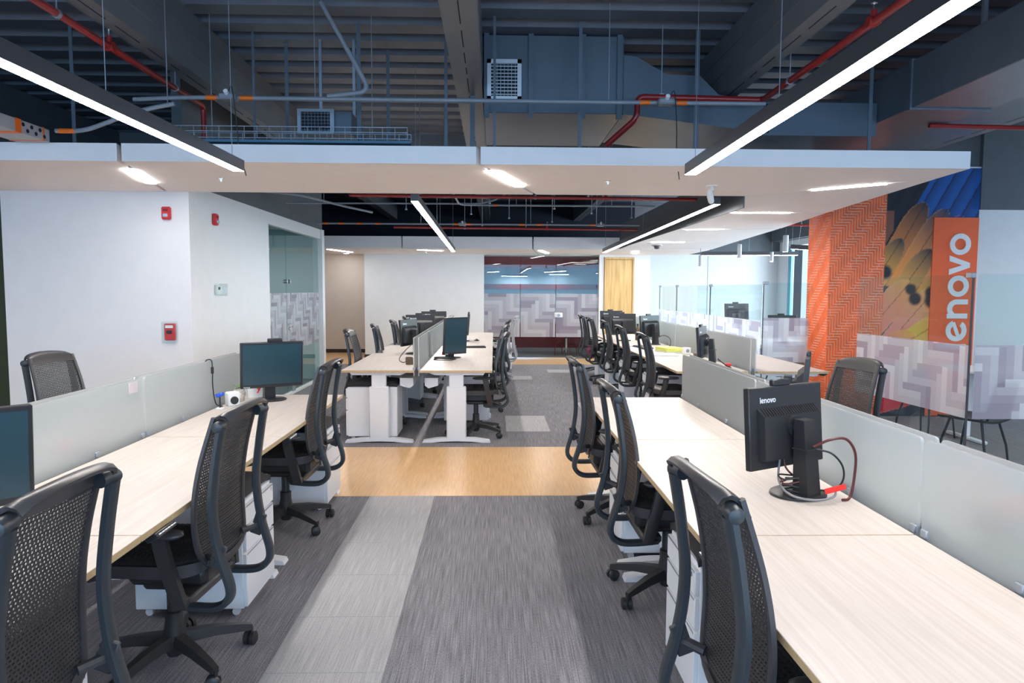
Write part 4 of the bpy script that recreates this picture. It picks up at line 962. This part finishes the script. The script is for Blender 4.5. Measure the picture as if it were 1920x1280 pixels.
# large duct with grille and tapering end
dc = thing('air_duct', 'big painted box duct with white grille in the ceiling', 'duct', (0, 0, 0))
MB().rbox((0.525, 7.0, 3.485), (1.23, 1.4, 0.67), 0.006).build('duct_box', DUCT, dc, smooth=False)
for x in (-0.07, 0.32, 0.78, 1.10): MB().box(x - 0.022, x + 0.022, 6.272, 6.30, 3.10, 3.825).build('stiffener', DUCT, dc, smooth=False)
vs = [(1.14, 6.3, 3.15), (1.14, 6.3, 3.66), (1.25, 6.3, 3.65), (1.52, 6.3, 3.50), (1.82, 6.3, 3.49), (1.99, 6.3, 3.33), (2.45, 6.3, 3.25), (2.45, 6.3, 3.0), (1.6, 6.3, 3.10)]
MB().prism([(v[0], v[2]) for v in vs], lambda a, b: (a, 6.3, b), lambda a, b: (a, 7.5, b)).build('taper', DUCT, dc, smooth=False)
gr = MB(); gx0, gx1, gz0, gz1 = -0.065, 0.235, 3.25, 3.60; yy = 6.288
gr.box(gx0, gx1, yy - 0.03, yy, gz0, gz0 + 0.035).box(gx0, gx1, yy - 0.03, yy, gz1 - 0.035, gz1).box(gx0, gx0 + 0.035, yy - 0.03, yy, gz0, gz1).box(gx1 - 0.035, gx1, yy - 0.03, yy, gz0, gz1)
g = gr.build('grille', PEDW, dc, smooth=False)
for k in range(9): MB().rbox(((gx0 + gx1) / 2, yy - 0.012, gz0 + 0.055 + k * 0.03), (0.23, 0.022, 0.006), 0.001, Matrix.Rotation(0.5, 3, 'X')).build('slat', PEDW, g, smooth=False)
for k in range(7): MB().box(gx0 + 0.055 + k * 0.032 - 0.0015, gx0 + 0.055 + k * 0.032 + 0.0015, yy - 0.006, yy, gz0 + 0.03, gz1 - 0.03).build('vane', PEDW, g, smooth=False)
MB().box(gx0 + 0.03, gx1 - 0.03, yy - 0.002, yy + 0.01, gz0 + 0.03, gz1 - 0.03).build('grille_back', DARK, g, smooth=False)
dr = thing('air_duct', 'long painted duct running overhead at upper right', 'duct', (3.75, 0, 0))
MB().rbox((0, 3.4, 3.29), (0.65, 8.2, 0.38), 0.006).build('duct_box', DUCT, dr, smooth=False)
for y in (2.9, 5.8): MB().box(-0.34, 0.34, y - 0.02, y + 0.02, 3.085, 3.495).build('flange', DUCT, dr, smooth=False)
MB().box(-1.35, -0.33, 6.3, 7.5, 2.98, 3.27).build('branch', DUCT, dr, smooth=False)
dr2 = thing('air_duct', 'wide flat duct beyond the long one at the right edge', 'duct', (4.75, 0, 0))
MB().rbox((0, 4.2, 3.45), (0.8, 9.0, 0.3), 0.006).build('duct_box', DUCT, dr2, smooth=False)
for y in (2.0, 5.0): [MB().box(x - 0.015, x + 0.015, y, y + 0.03, 3.6, DECKZ - 0.001).build('strap', STEELG, dr2, smooth=False) for x in (-0.345, 0.345)]
for y in (2.0, 5.0): [MB().box(x - 0.015, x + 0.015, y, y + 0.03, 3.48, DECKZ - 0.001).build('strap', STEELG, dr, smooth=False) for x in (-0.285, 0.285)]
ds = thing('air_duct', 'small duct end with square grille left of the beam', 'duct', (-1.52, 6.1, 3.01))
MB().rbox((0.1, 0.32, 0.0), (0.40, 0.6, 0.19), 0.004).build('duct_box', DUCT, ds, smooth=False)
[MB().box(x - 0.012, x + 0.012, 0.4, 0.42, 0.09, DECKZ - 3.01).build('strap', STEELG, ds, smooth=False) for x in (-0.05, 0.25)]
gm = MB().box(-0.15, 0.16, -0.015, 0.02, -0.105, 0.105).build('grille_frame', STEELG, ds, smooth=False)
q = MB()
for k in range(9): q.box(-0.115 + k * 0.028, -0.111 + k * 0.028, -0.022, -0.014, -0.08, 0.08)
for k in range(6): q.box(-0.12, 0.125, -0.021, -0.015, -0.075 + k * 0.028, -0.071 + k * 0.028)
q.build('grid', CHROME, gm, smooth=False)
MB().box(-0.12, 0.125, -0.017, -0.0155, -0.08, 0.08).build('grille_back', DARK, gm, smooth=False)
# cable basket, trunk
cb = thing('cable_basket', 'wire cable basket above the front soffit', 'cable tray', (-2.6, 5.75, 2.80), 0)
q = MB()
for z in (0.0, 0.05, 0.09): q.cyl((0, 0, z), (1.9, 0, z), 0.004, 6).cyl((0, 0.25, z), (1.9, 0.25, z), 0.004, 6)
for k in range(20): x = 0.1 * k; q.tube([(x, 0, 0.09), (x, 0, 0), (x, 0.25, 0), (x, 0.25, 0.09)], 0.003, 5)
q.build('wire_mesh', STEELG, cb, smooth=False)
MB().box(-0.05, 1.92, 0.02, 0.23, -0.03, -0.01).build('tray_base', mat('tray_blue_grey', (0.08, 0.20, 0.30), 0.5), cb, smooth=False)
for x in (0.3, 1.6): MB().cyl((x, 0.12, 0), (x, 0.12, 1.0), 0.005, 6).build('hanger_rod', STEELG, cb)
tk = thing('cable_trunking', 'pale metal cable trunk with orange tape at far left of the ceiling', 'cable duct', (-3.37, 0, 0))
MB().rbox((0, 3.4, 2.70), (0.24, 3.78, 0.09), 0.003).build('trunk_body', mat('trunk_grey', (0.42, 0.43, 0.46), 0.45), tk, smooth=False)
for y in (4.95, 5.22): MB().box(-0.123, 0.123, y - 0.03 if y < 5 else y - 0.008, y + 0.03 if y < 5 else y + 0.008, 2.652, 2.748).build('tape_band', ORANGE_T, tk, smooth=False)
for k in range(6): MB().cyl((0.118, 5.0 + 0.045 * k, 2.70 + 0.018 * (-1) ** k), (0.124, 5.0 + 0.045 * k, 2.70 + 0.018 * (-1) ** k), 0.014, 10).build('knockout', DARK, tk)
MB().cyl((0, 4.6, 2.745), (0, 4.6, DECKZ), 0.005, 6).cyl((0, 2.6, 2.745), (0, 2.6, DECKZ), 0.005, 6).build('hanger_rod', STEELG, tk)
HL = ['behind the cable basket', 'left of the slanting conduit', 'just left of the middle beam', 'on the middle of the big duct', 'before the tapering duct', 'widest, beside the middle beam', 'just right of the middle beam', 'right of the cable basket end', 'behind the left lamp cable', 'at the far left', 'at the far right']
ORD = ['first', 'second', 'third', 'fourth', 'fifth', 'sixth', 'seventh', 'eighth', 'ninth', 'tenth', 'eleventh', 'twelfth', 'thirteenth', 'fourteenth', 'fifteenth', 'sixteenth']
# soffit hangers: flat strips and rods down to the slabs
for k, (x, y, w) in enumerate(((-2.1, 6.3, 0.02), (-1.15, 6.1, 0.035), (-0.42, 6.2, 0.025), (0.72, 6.0, 0.028), (1.75, 6.15, 0.04), (-0.2, 6.5, 0.045), (0.0, 5.9, 0.022), (-1.0, 6.75, 0.03), (-1.9, 6.6, 0.03), (-3.6, 6.2, 0.03), (3.2, 6.0, 0.03))):
    o = MB().box(-w / 2, w / 2, -0.004, 0.004, 0, DECKZ - SZ1 - 0.002).rbox((0, 0.02, 0.004), (w, 0.05, 0.006), 0.001).build('soffit_hanger', DUCT, smooth=False); o.location = (x, y, SZ1)
    tag(o, 'painted steel strip hanger over the front soffit, %s' % HL[k], 'hanger', 'strip hangers over the front soffit')
RODS = sorted([(-1.4 + 0.24 * k + 0.1 * math.sin(5 * k), 8.2 + 5.2 * ((k * 0.37) % 1.0)) for k in range(16)], key=lambda p: p[0] / p[1])
for k, (x, y) in enumerate(RODS):
    o = MB().cyl((0, 0, 0), (0, 0, 1.1), 0.006, 6).rbox((0, 0, 0.0), (0.03, 0.03, 0.02), 0.002).build('threaded_rod', STEELG); o.location = (x, y, DECKZ - 1.1 + 0.0)
    tag(o, 'thin threaded rod beyond the front soffit, %s from the left' % ORD[k], 'rod', 'threaded rods behind the soffit')
# detectors, sprinklers in the soffit, spot camera
def detector(x, y, z, lab, r_=0.06):
    t_ = thing('smoke_detector', lab, 'detector', (x, y, z)); 
    MB().lathe([(r_ * 0.5, -0.05), (r_ * 0.62, -0.042), (r_ * 0.62, -0.025), (r_ * 0.95, -0.018), (r_, 0.0)], 20).build('cover', PAPER, t_)
    MB().lathe([(r_ * 0.64, -0.036), (r_ * 0.64, -0.030)], 20).build('vent_ring', DARK, t_)
detector(-2.78, 4.0, 3.83 - 0.0, 'white round smoke detector on the deck at upper left', 0.085)
for (x, y, z, lab) in ((-2.33, 6.1, SZ0, 'small sprinkler head under the left of the front soffit'), (0.98, 6.1, SZ0, 'small sprinkler head under the right of the front soffit'), (-1.45, 15.0, BZ0, 'small sprinkler head under the far soffit')):
    t_ = thing('ceiling_sprinkler', lab, 'sprinkler', (x, y, z), 0, 'sprinkler heads in soffits')
    MB().lathe([(0.008, -0.03), (0.012, -0.004), (0.034, -0.003), (0.034, 0.0)], 12).build('escutcheon', CHROME, t_)
    MB().lathe([(0.004, -0.034), (0.016, -0.034), (0.016, -0.031), (0.004, -0.030)], 10).build('deflector', CHROME, t_)
sp = thing('ceiling_camera', 'white bracket camera under the right of the front soffit', 'camera', (1.95, 6.3, SZ0))
MB().lathe([(0.05, -0.012), (0.052, -0.006), (0.052, 0.0)], 18).build('mount_plate', PAPER, sp)
MB().cyl((0, 0, -0.01), (0, -0.01, -0.05), 0.015, 10).build('neck', PAPER, sp)
MB().tube([(-0.02, 0.0, -0.05), (-0.02, -0.02, -0.10), (-0.012, -0.03, -0.15), (-0.01, -0.03, -0.165)], [0.024, 0.03, 0.026, 0.015], 14).build('body', PAPER, sp)
pj = thing('ceiling_camera', 'small dark dome camera under the right soffit arm', 'camera', (3.0, 12.9, 2.533 + sl(12.9)))
MB().lathe([(0.03, -0.07), (0.05, -0.05), (0.055, -0.02), (0.09, -0.01), (0.09, 0)], 16).build('dome', HOUS, pj); MB().lathe([(0.1, -0.008), (0.1, 0.0)], 16).build('mount_plate', PAPER, pj)

# ================================================================== WALL DEVICES
def strobe(loc, rz, lab):
    t_ = thing('fire_alarm', lab, 'alarm', loc, rz, 'red fire alarm strobes')
    MB().rbox((0, -0.022, 0), (0.085, 0.044, 0.125), 0.012).build('body', REDB, t_)
    MB().rbox((0, -0.048, -0.022), (0.045, 0.02, 0.03), 0.008).build('strobe_lens', mat('strobe_lens', (0.35, 0.55, 0.7), 0.2), t_)
    MB().rbox((0, -0.046, 0.028), (0.05, 0.006, 0.022), 0.002).build('sounder_grille', BURG, t_)
strobe((-3.20, 7.0, 2.325), 0, 'red fire alarm strobe on the white wall facing the camera')
strobe((-3.03, 7.70, 2.335), H, 'red fire alarm strobe on the white side wall')
ps = thing('pull_station', 'red fire pull station in a clear cover on the white wall', 'alarm', (-3.20, 7.0, 1.165))
MB().rbox((0, -0.02, 0.0), (0.105, 0.04, 0.165), 0.008).build('body', REDB, ps)
MB().rbox((0, -0.045, 0.0), (0.05, 0.014, 0.03), 0.004).build('handle', BLK, ps); MB().rbox((0, -0.042, 0.052), (0.075, 0.006, 0.028), 0.002).build('plate', PAPER, ps)
MB().rbox((0, -0.035, -0.006), (0.135, 0.07, 0.215), 0.008).build('clear_cover', CLEAR, ps, smooth=False)
th = thing('thermostat', 'white thermostat in a clear box on the white side wall', 'thermostat', (-3.03, 7.78, 1.58), H)
MB().rbox((-0.03, -0.015, 0), (0.13, 0.03, 0.10), 0.004).build('body', PAPER, th); MB().rbox((-0.05, -0.032, 0.015), (0.05, 0.004, 0.03), 0.001).build('display', BLK, th)
MB().rbox((0.0, -0.03, 0), (0.24, 0.06, 0.13), 0.006).build('clear_cover', CLEAR, th, smooth=False)

# ================================================================== LOUNGE AND MEETING FURNITURE
def ltable(loc, lx, ly, lab, top=None, legm=None, h=T):
    t_ = thing('table', lab, 'table', loc)
    MB().rbox((0, 0, h - 0.013), (lx, ly, 0.026), 0.004).build('tabletop', top or PEDW, t_, smooth=False)
    for sx in (-1, 1):
        x = sx * (lx / 2 - 0.12)
        lg = MB().rbox((x, 0, (h - 0.03) / 2 + 0.02), (0.05, 0.07, h - 0.07), 0.005).build('leg', legm or PEDW, t_)
        MB().rbox((x, 0, 0.02), (0.06, ly * 0.8, 0.035), 0.01).build('foot', legm or PEDW, lg)
    return t_
ltable((5.75, 7.35, 0), 1.5, 0.75, 'white table beyond the glass screen at the right edge')
ltable((4.45, 11.35, 0), 1.35, 1.3, 'white table carrying two monitors behind the lounge screens')
rs = thing('monitor_riser', 'white box riser under a lounge monitor', 'riser', (4.17, 11.72, T)); MB().rbox((0, 0, 0.0825), (0.32, 0.26, 0.165), 0.006).build('body', PEDW, rs); MB().rbox((0, -0.131, 0.08), (0.24, 0.004, 0.09), 0.001).build('front_panel', STEELG, rs)
ltable((1.15, 17.6, 0), 1.6, 0.9, 'meeting table with chrome feet behind the far glass', BURG, CHROME, 0.74)
def lchair(loc, rz, lab, m_=None):
    t_ = thing('lounge_chair', lab, 'chair', loc, rz, 'black lounge chairs with splayed legs')
    MB().sheet(lambda u, v: Vector(((u - 0.5) * 0.44, -0.21 + 0.42 * v, 0.46 - 0.02 * math.sin(PI * u))), 8, 8, 0.02).build('seat', m_ or BLK, t_)
    MB().sheet(lambda u, v: Vector(((u - 0.5) * 0.42, -0.21 - 0.06 * v - 0.03 * (1 - (2 * u - 1) ** 2), 0.52 + 0.28 * v)), 8, 6, 0.016).build('backrest', m_ or BLK, t_)
    for sx in (-1, 1):
        for sy in (-1, 1):
            MB().tube([(sx * 0.14, sy * 0.13, 0.455), (sx * 0.19, sy * 0.19, 0.2), (sx * 0.20, sy * 0.215, 0.0)], [0.012, 0.011, 0.009], 8).build('leg', m_ or BLK, t_)
        MB().tube([(sx * 0.18, -0.19, 0.445), (sx * 0.18, -0.235, 0.56)], 0.01, 8).build('back_post', m_ or BLK, t_)
    return t_
lchair((4.42, 6.25, 0), 0.5, 'black lounge chair just behind the glass screen at the right edge')
lchair((4.75, 7.5, 0), -1.2, 'black lounge chair between the mural and the white table')
lchair((4.28, 10.15, 0), 0.3, 'black lounge chair behind the glass screen, nearer the walkway', BROWN)
lchair((4.78, 10.2, 0), -0.2, 'black lounge chair behind the glass screen, beside the orange column', BROWN)
lchair((1.75, 16.95, 0), 2.6, 'dark red chair at the meeting table behind the far glass', BURG)

# ================================================================== SMALL THINGS ON THE DESKS
def cable(label, pts, r=0.0035, m_=None, n=6, nm='cable'):
    o = MB().tube(spline(pts, n), r, 7).build(nm, m_ or CABLE); tag(o, label, 'cable', 'cables on the desks'); return o
bx, by = 1.262, 2.76
cable('thick dark red cable arching up behind the right monitor stand', [(bx + 0.02, by - 0.03, T + 0.21), (bx + 0.07, by - 0.06, T + 0.245), (bx + 0.13, by - 0.07, T + 0.25), (bx + 0.175, by - 0.06, T + 0.19), (bx + 0.18, by - 0.05, T + 0.09), (bx + 0.16, by - 0.06, T + 0.012), (bx + 0.12, by - 0.08, T + 0.008)], 0.0055, CABLER)
cable('thin black cable looping beside the right monitor stand', [(bx + 0.03, by - 0.03, T + 0.20), (bx + 0.08, by - 0.06, T + 0.19), (bx + 0.125, by - 0.06, T + 0.14), (bx + 0.135, by - 0.05, T + 0.08), (bx + 0.10, by - 0.05, T + 0.04), (bx + 0.05, by - 0.02, T + 0.03)], 0.004)
cable('grey cable sweeping round the right monitor foot', [(bx - 0.085, by + 0.04, T + 0.155), (bx - 0.095, by + 0.02, T + 0.06), (bx - 0.08, by - 0.06, T + 0.024), (bx - 0.01, by - 0.12, T + 0.02), (bx + 0.07, by - 0.11, T + 0.03), (bx + 0.10, by - 0.06, T + 0.05)], 0.0045, CABLEG)
for k in range(4):
    ph = k * 1.3
    cable('tangled black cable heaped on the right monitor foot, %s coil' % ('lowest', 'second', 'third', 'topmost')[k], [(bx - 0.03 + 0.055 * math.cos(ph + t * 1.25) * (1 + 0.12 * k), by + 0.005 + 0.03 * math.sin(ph + t * 1.25), T + 0.026 + 0.018 * k + 0.008 * math.sin(3 * t + k)) for t in range(7)], 0.0035, CABLE if k != 2 else CABLER)
cable('red plug lead dropping from the back of the right monitor', [(bx - 0.065, by + 0.055, T + 0.17), (bx - 0.06, by + 0.04, T + 0.11), (bx - 0.02, by + 0.03, T + 0.07), (bx + 0.03, by + 0.02, T + 0.05)], 0.004, CABLER)
pg = MB().rbox((bx - 0.066, by + 0.058, T + 0.185), (0.014, 0.022, 0.035), 0.003).build('video_plug', REDT); tag(pg, 'small red plug in the back of the right monitor', 'plug')
tg = MB().rbox((0, 0, 0), (0.085, 0.003, 0.022), 0.001, Matrix.Rotation(-0.25, 3, 'Y')).build('cable_tie', REDT); tg.location = (bx + 0.085, by - 0.09, T + 0.055); tag(tg, 'bright red cable tie round the leads of the right monitor', 'cable tie')
# left row
sk = thing('desk_speaker', 'small white speaker with black cones on the left row', 'speaker', (-1.86, 4.98, T), 0.7)
MB().rbox((0, 0, 0.05), (0.085, 0.07, 0.10), 0.008).build('body', PAPER, sk)
MB().tube([(0, -0.036, 0.042), (0, -0.042, 0.042)], 0.028, 16).build('cone', BLK, sk); MB().tube([(0.043, 0.01, 0.045), (0.047, 0.01, 0.045)], 0.02, 14).build('side_cone', BLK, sk)
cl = thing('desk_clip', 'blue clip on a thin stalk beside the white speaker', 'clip', (-1.89, 4.83, T))
MB().cyl((0, 0, 0.0), (0, 0, 0.085), 0.006, 8).build('stalk', BLK, cl); MB().rbox((0, 0, 0.10), (0.055, 0.03, 0.025), 0.005, Matrix.Rotation(-0.3, 3, 'Y')).build('jaw', BLUEPL, cl); MB().rbox((0, 0, 0.006), (0.05, 0.04, 0.012), 0.003).build('foot', PAPER, cl)
jr = thing('jar_plant', 'small jar of dry plants behind the white speaker', 'plant', (-1.885, 5.17, T))
MB().lathe([(0.03, 0.0), (0.04, 0.01), (0.042, 0.07), (0.03, 0.09), (0.032, 0.10)], 16).build('jar', mat('jar_speckled', (0.55, 0.50, 0.45), 0.5, var=0.4, scale=80), jr)
random.seed(5); q = MB()
for k in range(22):
    a = random.uniform(0, 2 * PI); r_ = random.uniform(0.0, 0.028); z = 0.09 + random.uniform(0, 0.03); c = Vector((r_ * math.cos(a), r_ * math.sin(a), z)); d = Vector((math.cos(a), math.sin(a), random.uniform(0.2, 1.0))) * 0.02; s_ = Vector((-math.sin(a), math.cos(a), 0)) * 0.006
    q.add([c - s_, c + d * 0.5 - s_ * 1.3, c + d, c + d * 0.5 + s_ * 1.3, c + s_, c + d * 0.5 + Vector((0, 0, 0.003))], [(0, 1, 5, 4), (1, 2, 5), (2, 3, 5), (3, 4, 5)])
q.build('leaves', GREENL, jr)
cd = thing('note_card', 'white card with a red ribbon behind the left monitor foot', 'card', (-1.80, 5.36, T), 0.5)
MB().rbox((0, 0, 0.055), (0.16, 0.004, 0.11), 0.001).build('card', PAPER, cd)
MB().tube(spline([(0.0, -0.006, 0.055), (-0.012, -0.006, 0.085), (0.0, -0.006, 0.10), (0.012, -0.006, 0.085), (0.002, -0.006, 0.06), (-0.012, -0.006, 0.035)], 5), 0.005, 6).build('ribbon', REDT, cd)
cable('thin black cable hanging over the left frosted screen', [(-1.985, 4.82, 1.085), (-1.965, 4.82, 1.108), (-1.94, 4.83, 1.10), (-1.935, 4.83, 1.03), (-1.94, 4.84, 0.92), (-1.93, 4.86, 0.80), (-1.90, 4.9, T + 0.006)], 0.004)
fb = MB().lathe([(0.005, -0.025), (0.010, -0.02), (0.010, 0.02), (0.005, 0.025)], 10).build('ferrite_bead', CABLE); fb.location = (-1.936, 4.83, 1.035); tag(fb, 'black ferrite bead on the hanging cable', 'bead')
st = MB().rbox((0, 0, 0), (0.004, 0.09, 0.06), 0.001).build('sticky_note', mat('note_lilac', (0.7, 0.62, 0.66), 0.7)); st.location = (-1.949, 3.80, 1.06); tag(st, 'small pale name label stuck on a left frosted screen', 'label')
pk = thing('pink_toy', 'blurred pink object behind the left frosted screen', 'toy', (-2.10, 3.45, T)); MB().lathe([(0.02, 0), (0.045, 0.01), (0.05, 0.06), (0.03, 0.09), (0.012, 0.10)], 14).build('body', PINK, pk); MB().rbox((0.03, 0.08, 0.02), (0.06, 0.09, 0.04), 0.01).build('base', DBLUE, pk)
ct = thing('orange_cup', 'orange cup on the carpet behind the third left chair', 'cup', (-1.62, 4.55, 0.0)); MB().lathe([(0.032, 0.0), (0.036, 0.005), (0.042, 0.11), (0.038, 0.11), (0.034, 0.012)], 18).build('body', ORANGE_T, ct)
# right row, beyond the frosted screen
for k, (x, y, z, sx, sy, sz, m_, lab, rz) in enumerate(((1.645, 2.02, 0, 0.22, 0.30, 0.05, PAPER, 'white book at the bottom of the pile behind the right screen', 0.1), (1.67, 2.0, 0.05, 0.21, 0.28, 0.03, YELLOW, 'yellow-green book in the pile behind the right screen', -0.05),
        (1.66, 2.03, 0.08, 0.20, 0.27, 0.06, mat('grey_cover', (0.25, 0.25, 0.27), 0.6), 'grey book in the pile behind the right screen', 0.12), (1.65, 2.05, 0.14, 0.14, 0.16, 0.05, ORANGE_T, 'orange box on the book pile behind the right screen', 0.3), (1.66, 1.76, 0, 0.18, 0.20, 0.24, DBLUE, 'dark blue box file behind the right screen', 0.0), (1.70, 1.78, 0.24, 0.2, 0.22, 0.06, PAPER, 'white box on the blue file behind the right screen', 0.1))):
    b = thing('book' if k < 3 else 'box', lab, 'book' if k < 3 else 'box', (x, y, T + z), rz)
    MB().rbox((0, 0, sz / 2), (sx, sy, sz), 0.003).build('cover', m_, b, smooth=False)
    MB().rbox((0.004, 0, sz / 2), (sx + 0.001, sy - 0.006, sz * 0.8), 0.001).build('pages' if k < 3 else 'lid_band', PAPER, b, smooth=False)
# middle island
def keyboard(loc, rz, lab):
    k_ = thing('keyboard', lab, 'keyboard', loc, rz); MB().rbox((0, 0, 0.009), (0.44, 0.15, 0.018), 0.004).build('case', BLK, k_)
    for j in range(4):
        for i in range(12): MB().rbox((-0.198 + 0.036 * i, -0.05 + 0.033 * j, 0.021), (0.030, 0.027, 0.007), 0.002).build('key', BASEM, k_, smooth=False)
keyboard((-0.34, 9.95, T), 0.15, 'black keyboard lying on the aisle side of the middle island')
keyboard((2.15, 10.0, T), -1.4, 'black keyboard on the far right row')
def mouse(loc, rz, lab):
    m_ = thing('mouse', lab, 'mouse', loc, rz)
    MB().sheet(lambda u, v: Vector(((u - 0.5) * 0.058, (v - 0.5) * 0.10, 0.012 + 0.02 * math.sin(PI * u) * math.sin(PI * v))), 8, 8, 0.012).build('shell', BLK, m_); MB().cyl((-0.004, 0.025, 0.029), (0.004, 0.025, 0.029), 0.007, 8).build('wheel', BASEM, m_)
mouse((-0.28, 11.3, T), 0.3, 'black mouse far along the middle island'); mouse((2.10, 9.75, T), 0.5, 'black mouse beside the papers on the far right row')
cu = thing('pen_holder', 'dark speckled cube pen holder at the near end of the middle island', 'pen holder', (-0.935, 7.72, T), 0.2); MB().rbox((0, 0, 0.04), (0.078, 0.078, 0.08), 0.004).build('body', BROWN, cu); MB().rbox((0, 0, 0.08), (0.064, 0.064, 0.003), 0.001).build('opening', DARK, cu)
cable('black cable dropping from the wall-side monitor by the pen holder', [(-1.02, 8.9, T + 0.15), (-1.06, 8.4, T + 0.10), (-1.09, 8.05, T + 0.03), (-1.02, 7.85, T + 0.008), (-0.98, 7.95, T + 0.02), (-0.93, 7.85, T + 0.008)], 0.005)
for k in range(3):
    cable('black cable coiled before the portrait monitor, %s loop' % ('nearest', 'middle', 'farthest')[k], [(-0.58 + 0.13 * math.cos(0.9 * t + 2 * k), 8.22 + 0.06 * k + 0.08 * math.sin(0.9 * t + 2 * k), T + 0.006 + 0.007 * k + 0.003 * math.sin(t)) for t in range(8)], 0.005)
rb = MB().rbox((0, 0, 0), (0.05, 0.02, 0.04), 0.006).build('cable_tie', REDT); rb.location = (-0.60, 8.40, T + 0.06); tag(rb, 'red cable tie on the portrait monitor stand', 'cable tie')
# far right row
def sheet_stack(loc, rz, sx, sy, h, m_, lab, nm='paper_stack'):
    s_ = thing(nm, lab, 'papers', loc, rz)
    for k in range(3): MB().rbox((0.006 * (k - 1), 0.004 * (-1) ** k, h * (k + 0.5) / 3), (sx, sy, h / 3 * 0.95), 0.0008, Matrix.Rotation(0.03 * (k - 1), 3, 'Z')).build('sheet', m_ if k else PAPER, s_, smooth=False)
sheet_stack((2.35, 9.25, T), 0.2, 0.26, 0.34, 0.07, YELLOW, 'yellow-green folder pile on the far right row')
sheet_stack((2.2, 8.95, T), -0.1, 0.3, 0.42, 0.012, PAPER, 'white papers spread before the yellow folder')
sheet_stack((2.0, 10.4, T), 0.1, 0.21, 0.3, 0.01, PAPER, 'white papers near the third far right chair')
wc = thing('desk_cube', 'white cube with a round grey emblem on the far right row', 'cube', (2.50, 8.98, T), 0.1); MB().rbox((0, 0, 0.045), (0.09, 0.09, 0.09), 0.006).build('body', PAPER, wc); MB().tube([(0, -0.0455, 0.05), (0, -0.047, 0.05)], 0.022, 16).build('emblem', STEELG, wc)
wb = thing('wooden_box', 'small brown wooden box on the far right row', 'box', (2.54, 8.62, T)); MB().rbox((0, 0, 0.02), (0.09, 0.07, 0.04), 0.003).build('body', BROWN, wb); MB().rbox((0, 0, 0.043), (0.094, 0.074, 0.008), 0.002).build('lid', BROWN, wb)
bt = thing('bottle', 'brown bottle beside the dark monitors by the oak door', 'bottle', (2.38, 11.5, T)); MB().lathe([(0.034, 0.0), (0.038, 0.01), (0.038, 0.17), (0.016, 0.22), (0.016, 0.25)], 16).build('body', BROWN, bt); MB().lathe([(0.019, 0.245), (0.019, 0.275)], 12).build('cap', BLK, bt)
cable('thin black cable looping behind the far right monitor', [(2.46, 10.5, T + 0.1), (2.52, 10.3, T + 0.16), (2.58, 10.15, T + 0.12), (2.55, 10.05, T + 0.02), (2.45, 10.1, T + 0.008)], 0.005)
cable('black cable heaped at the leaning far right monitor foot', [(2.40, 7.40, T + 0.10), (2.46, 7.30, T + 0.04), (2.52, 7.32, T + 0.015), (2.50, 7.40, T + 0.02), (2.44, 7.36, T + 0.01)], 0.006)
rg = MB().rbox((0, 0, 0), (0.06, 0.05, 0.035), 0.01).build('red_tag', REDT); rg.location = (2.50, 7.36, T + 0.04); tag(rg, 'red tag at the foot of the leaning far right monitor', 'tag')
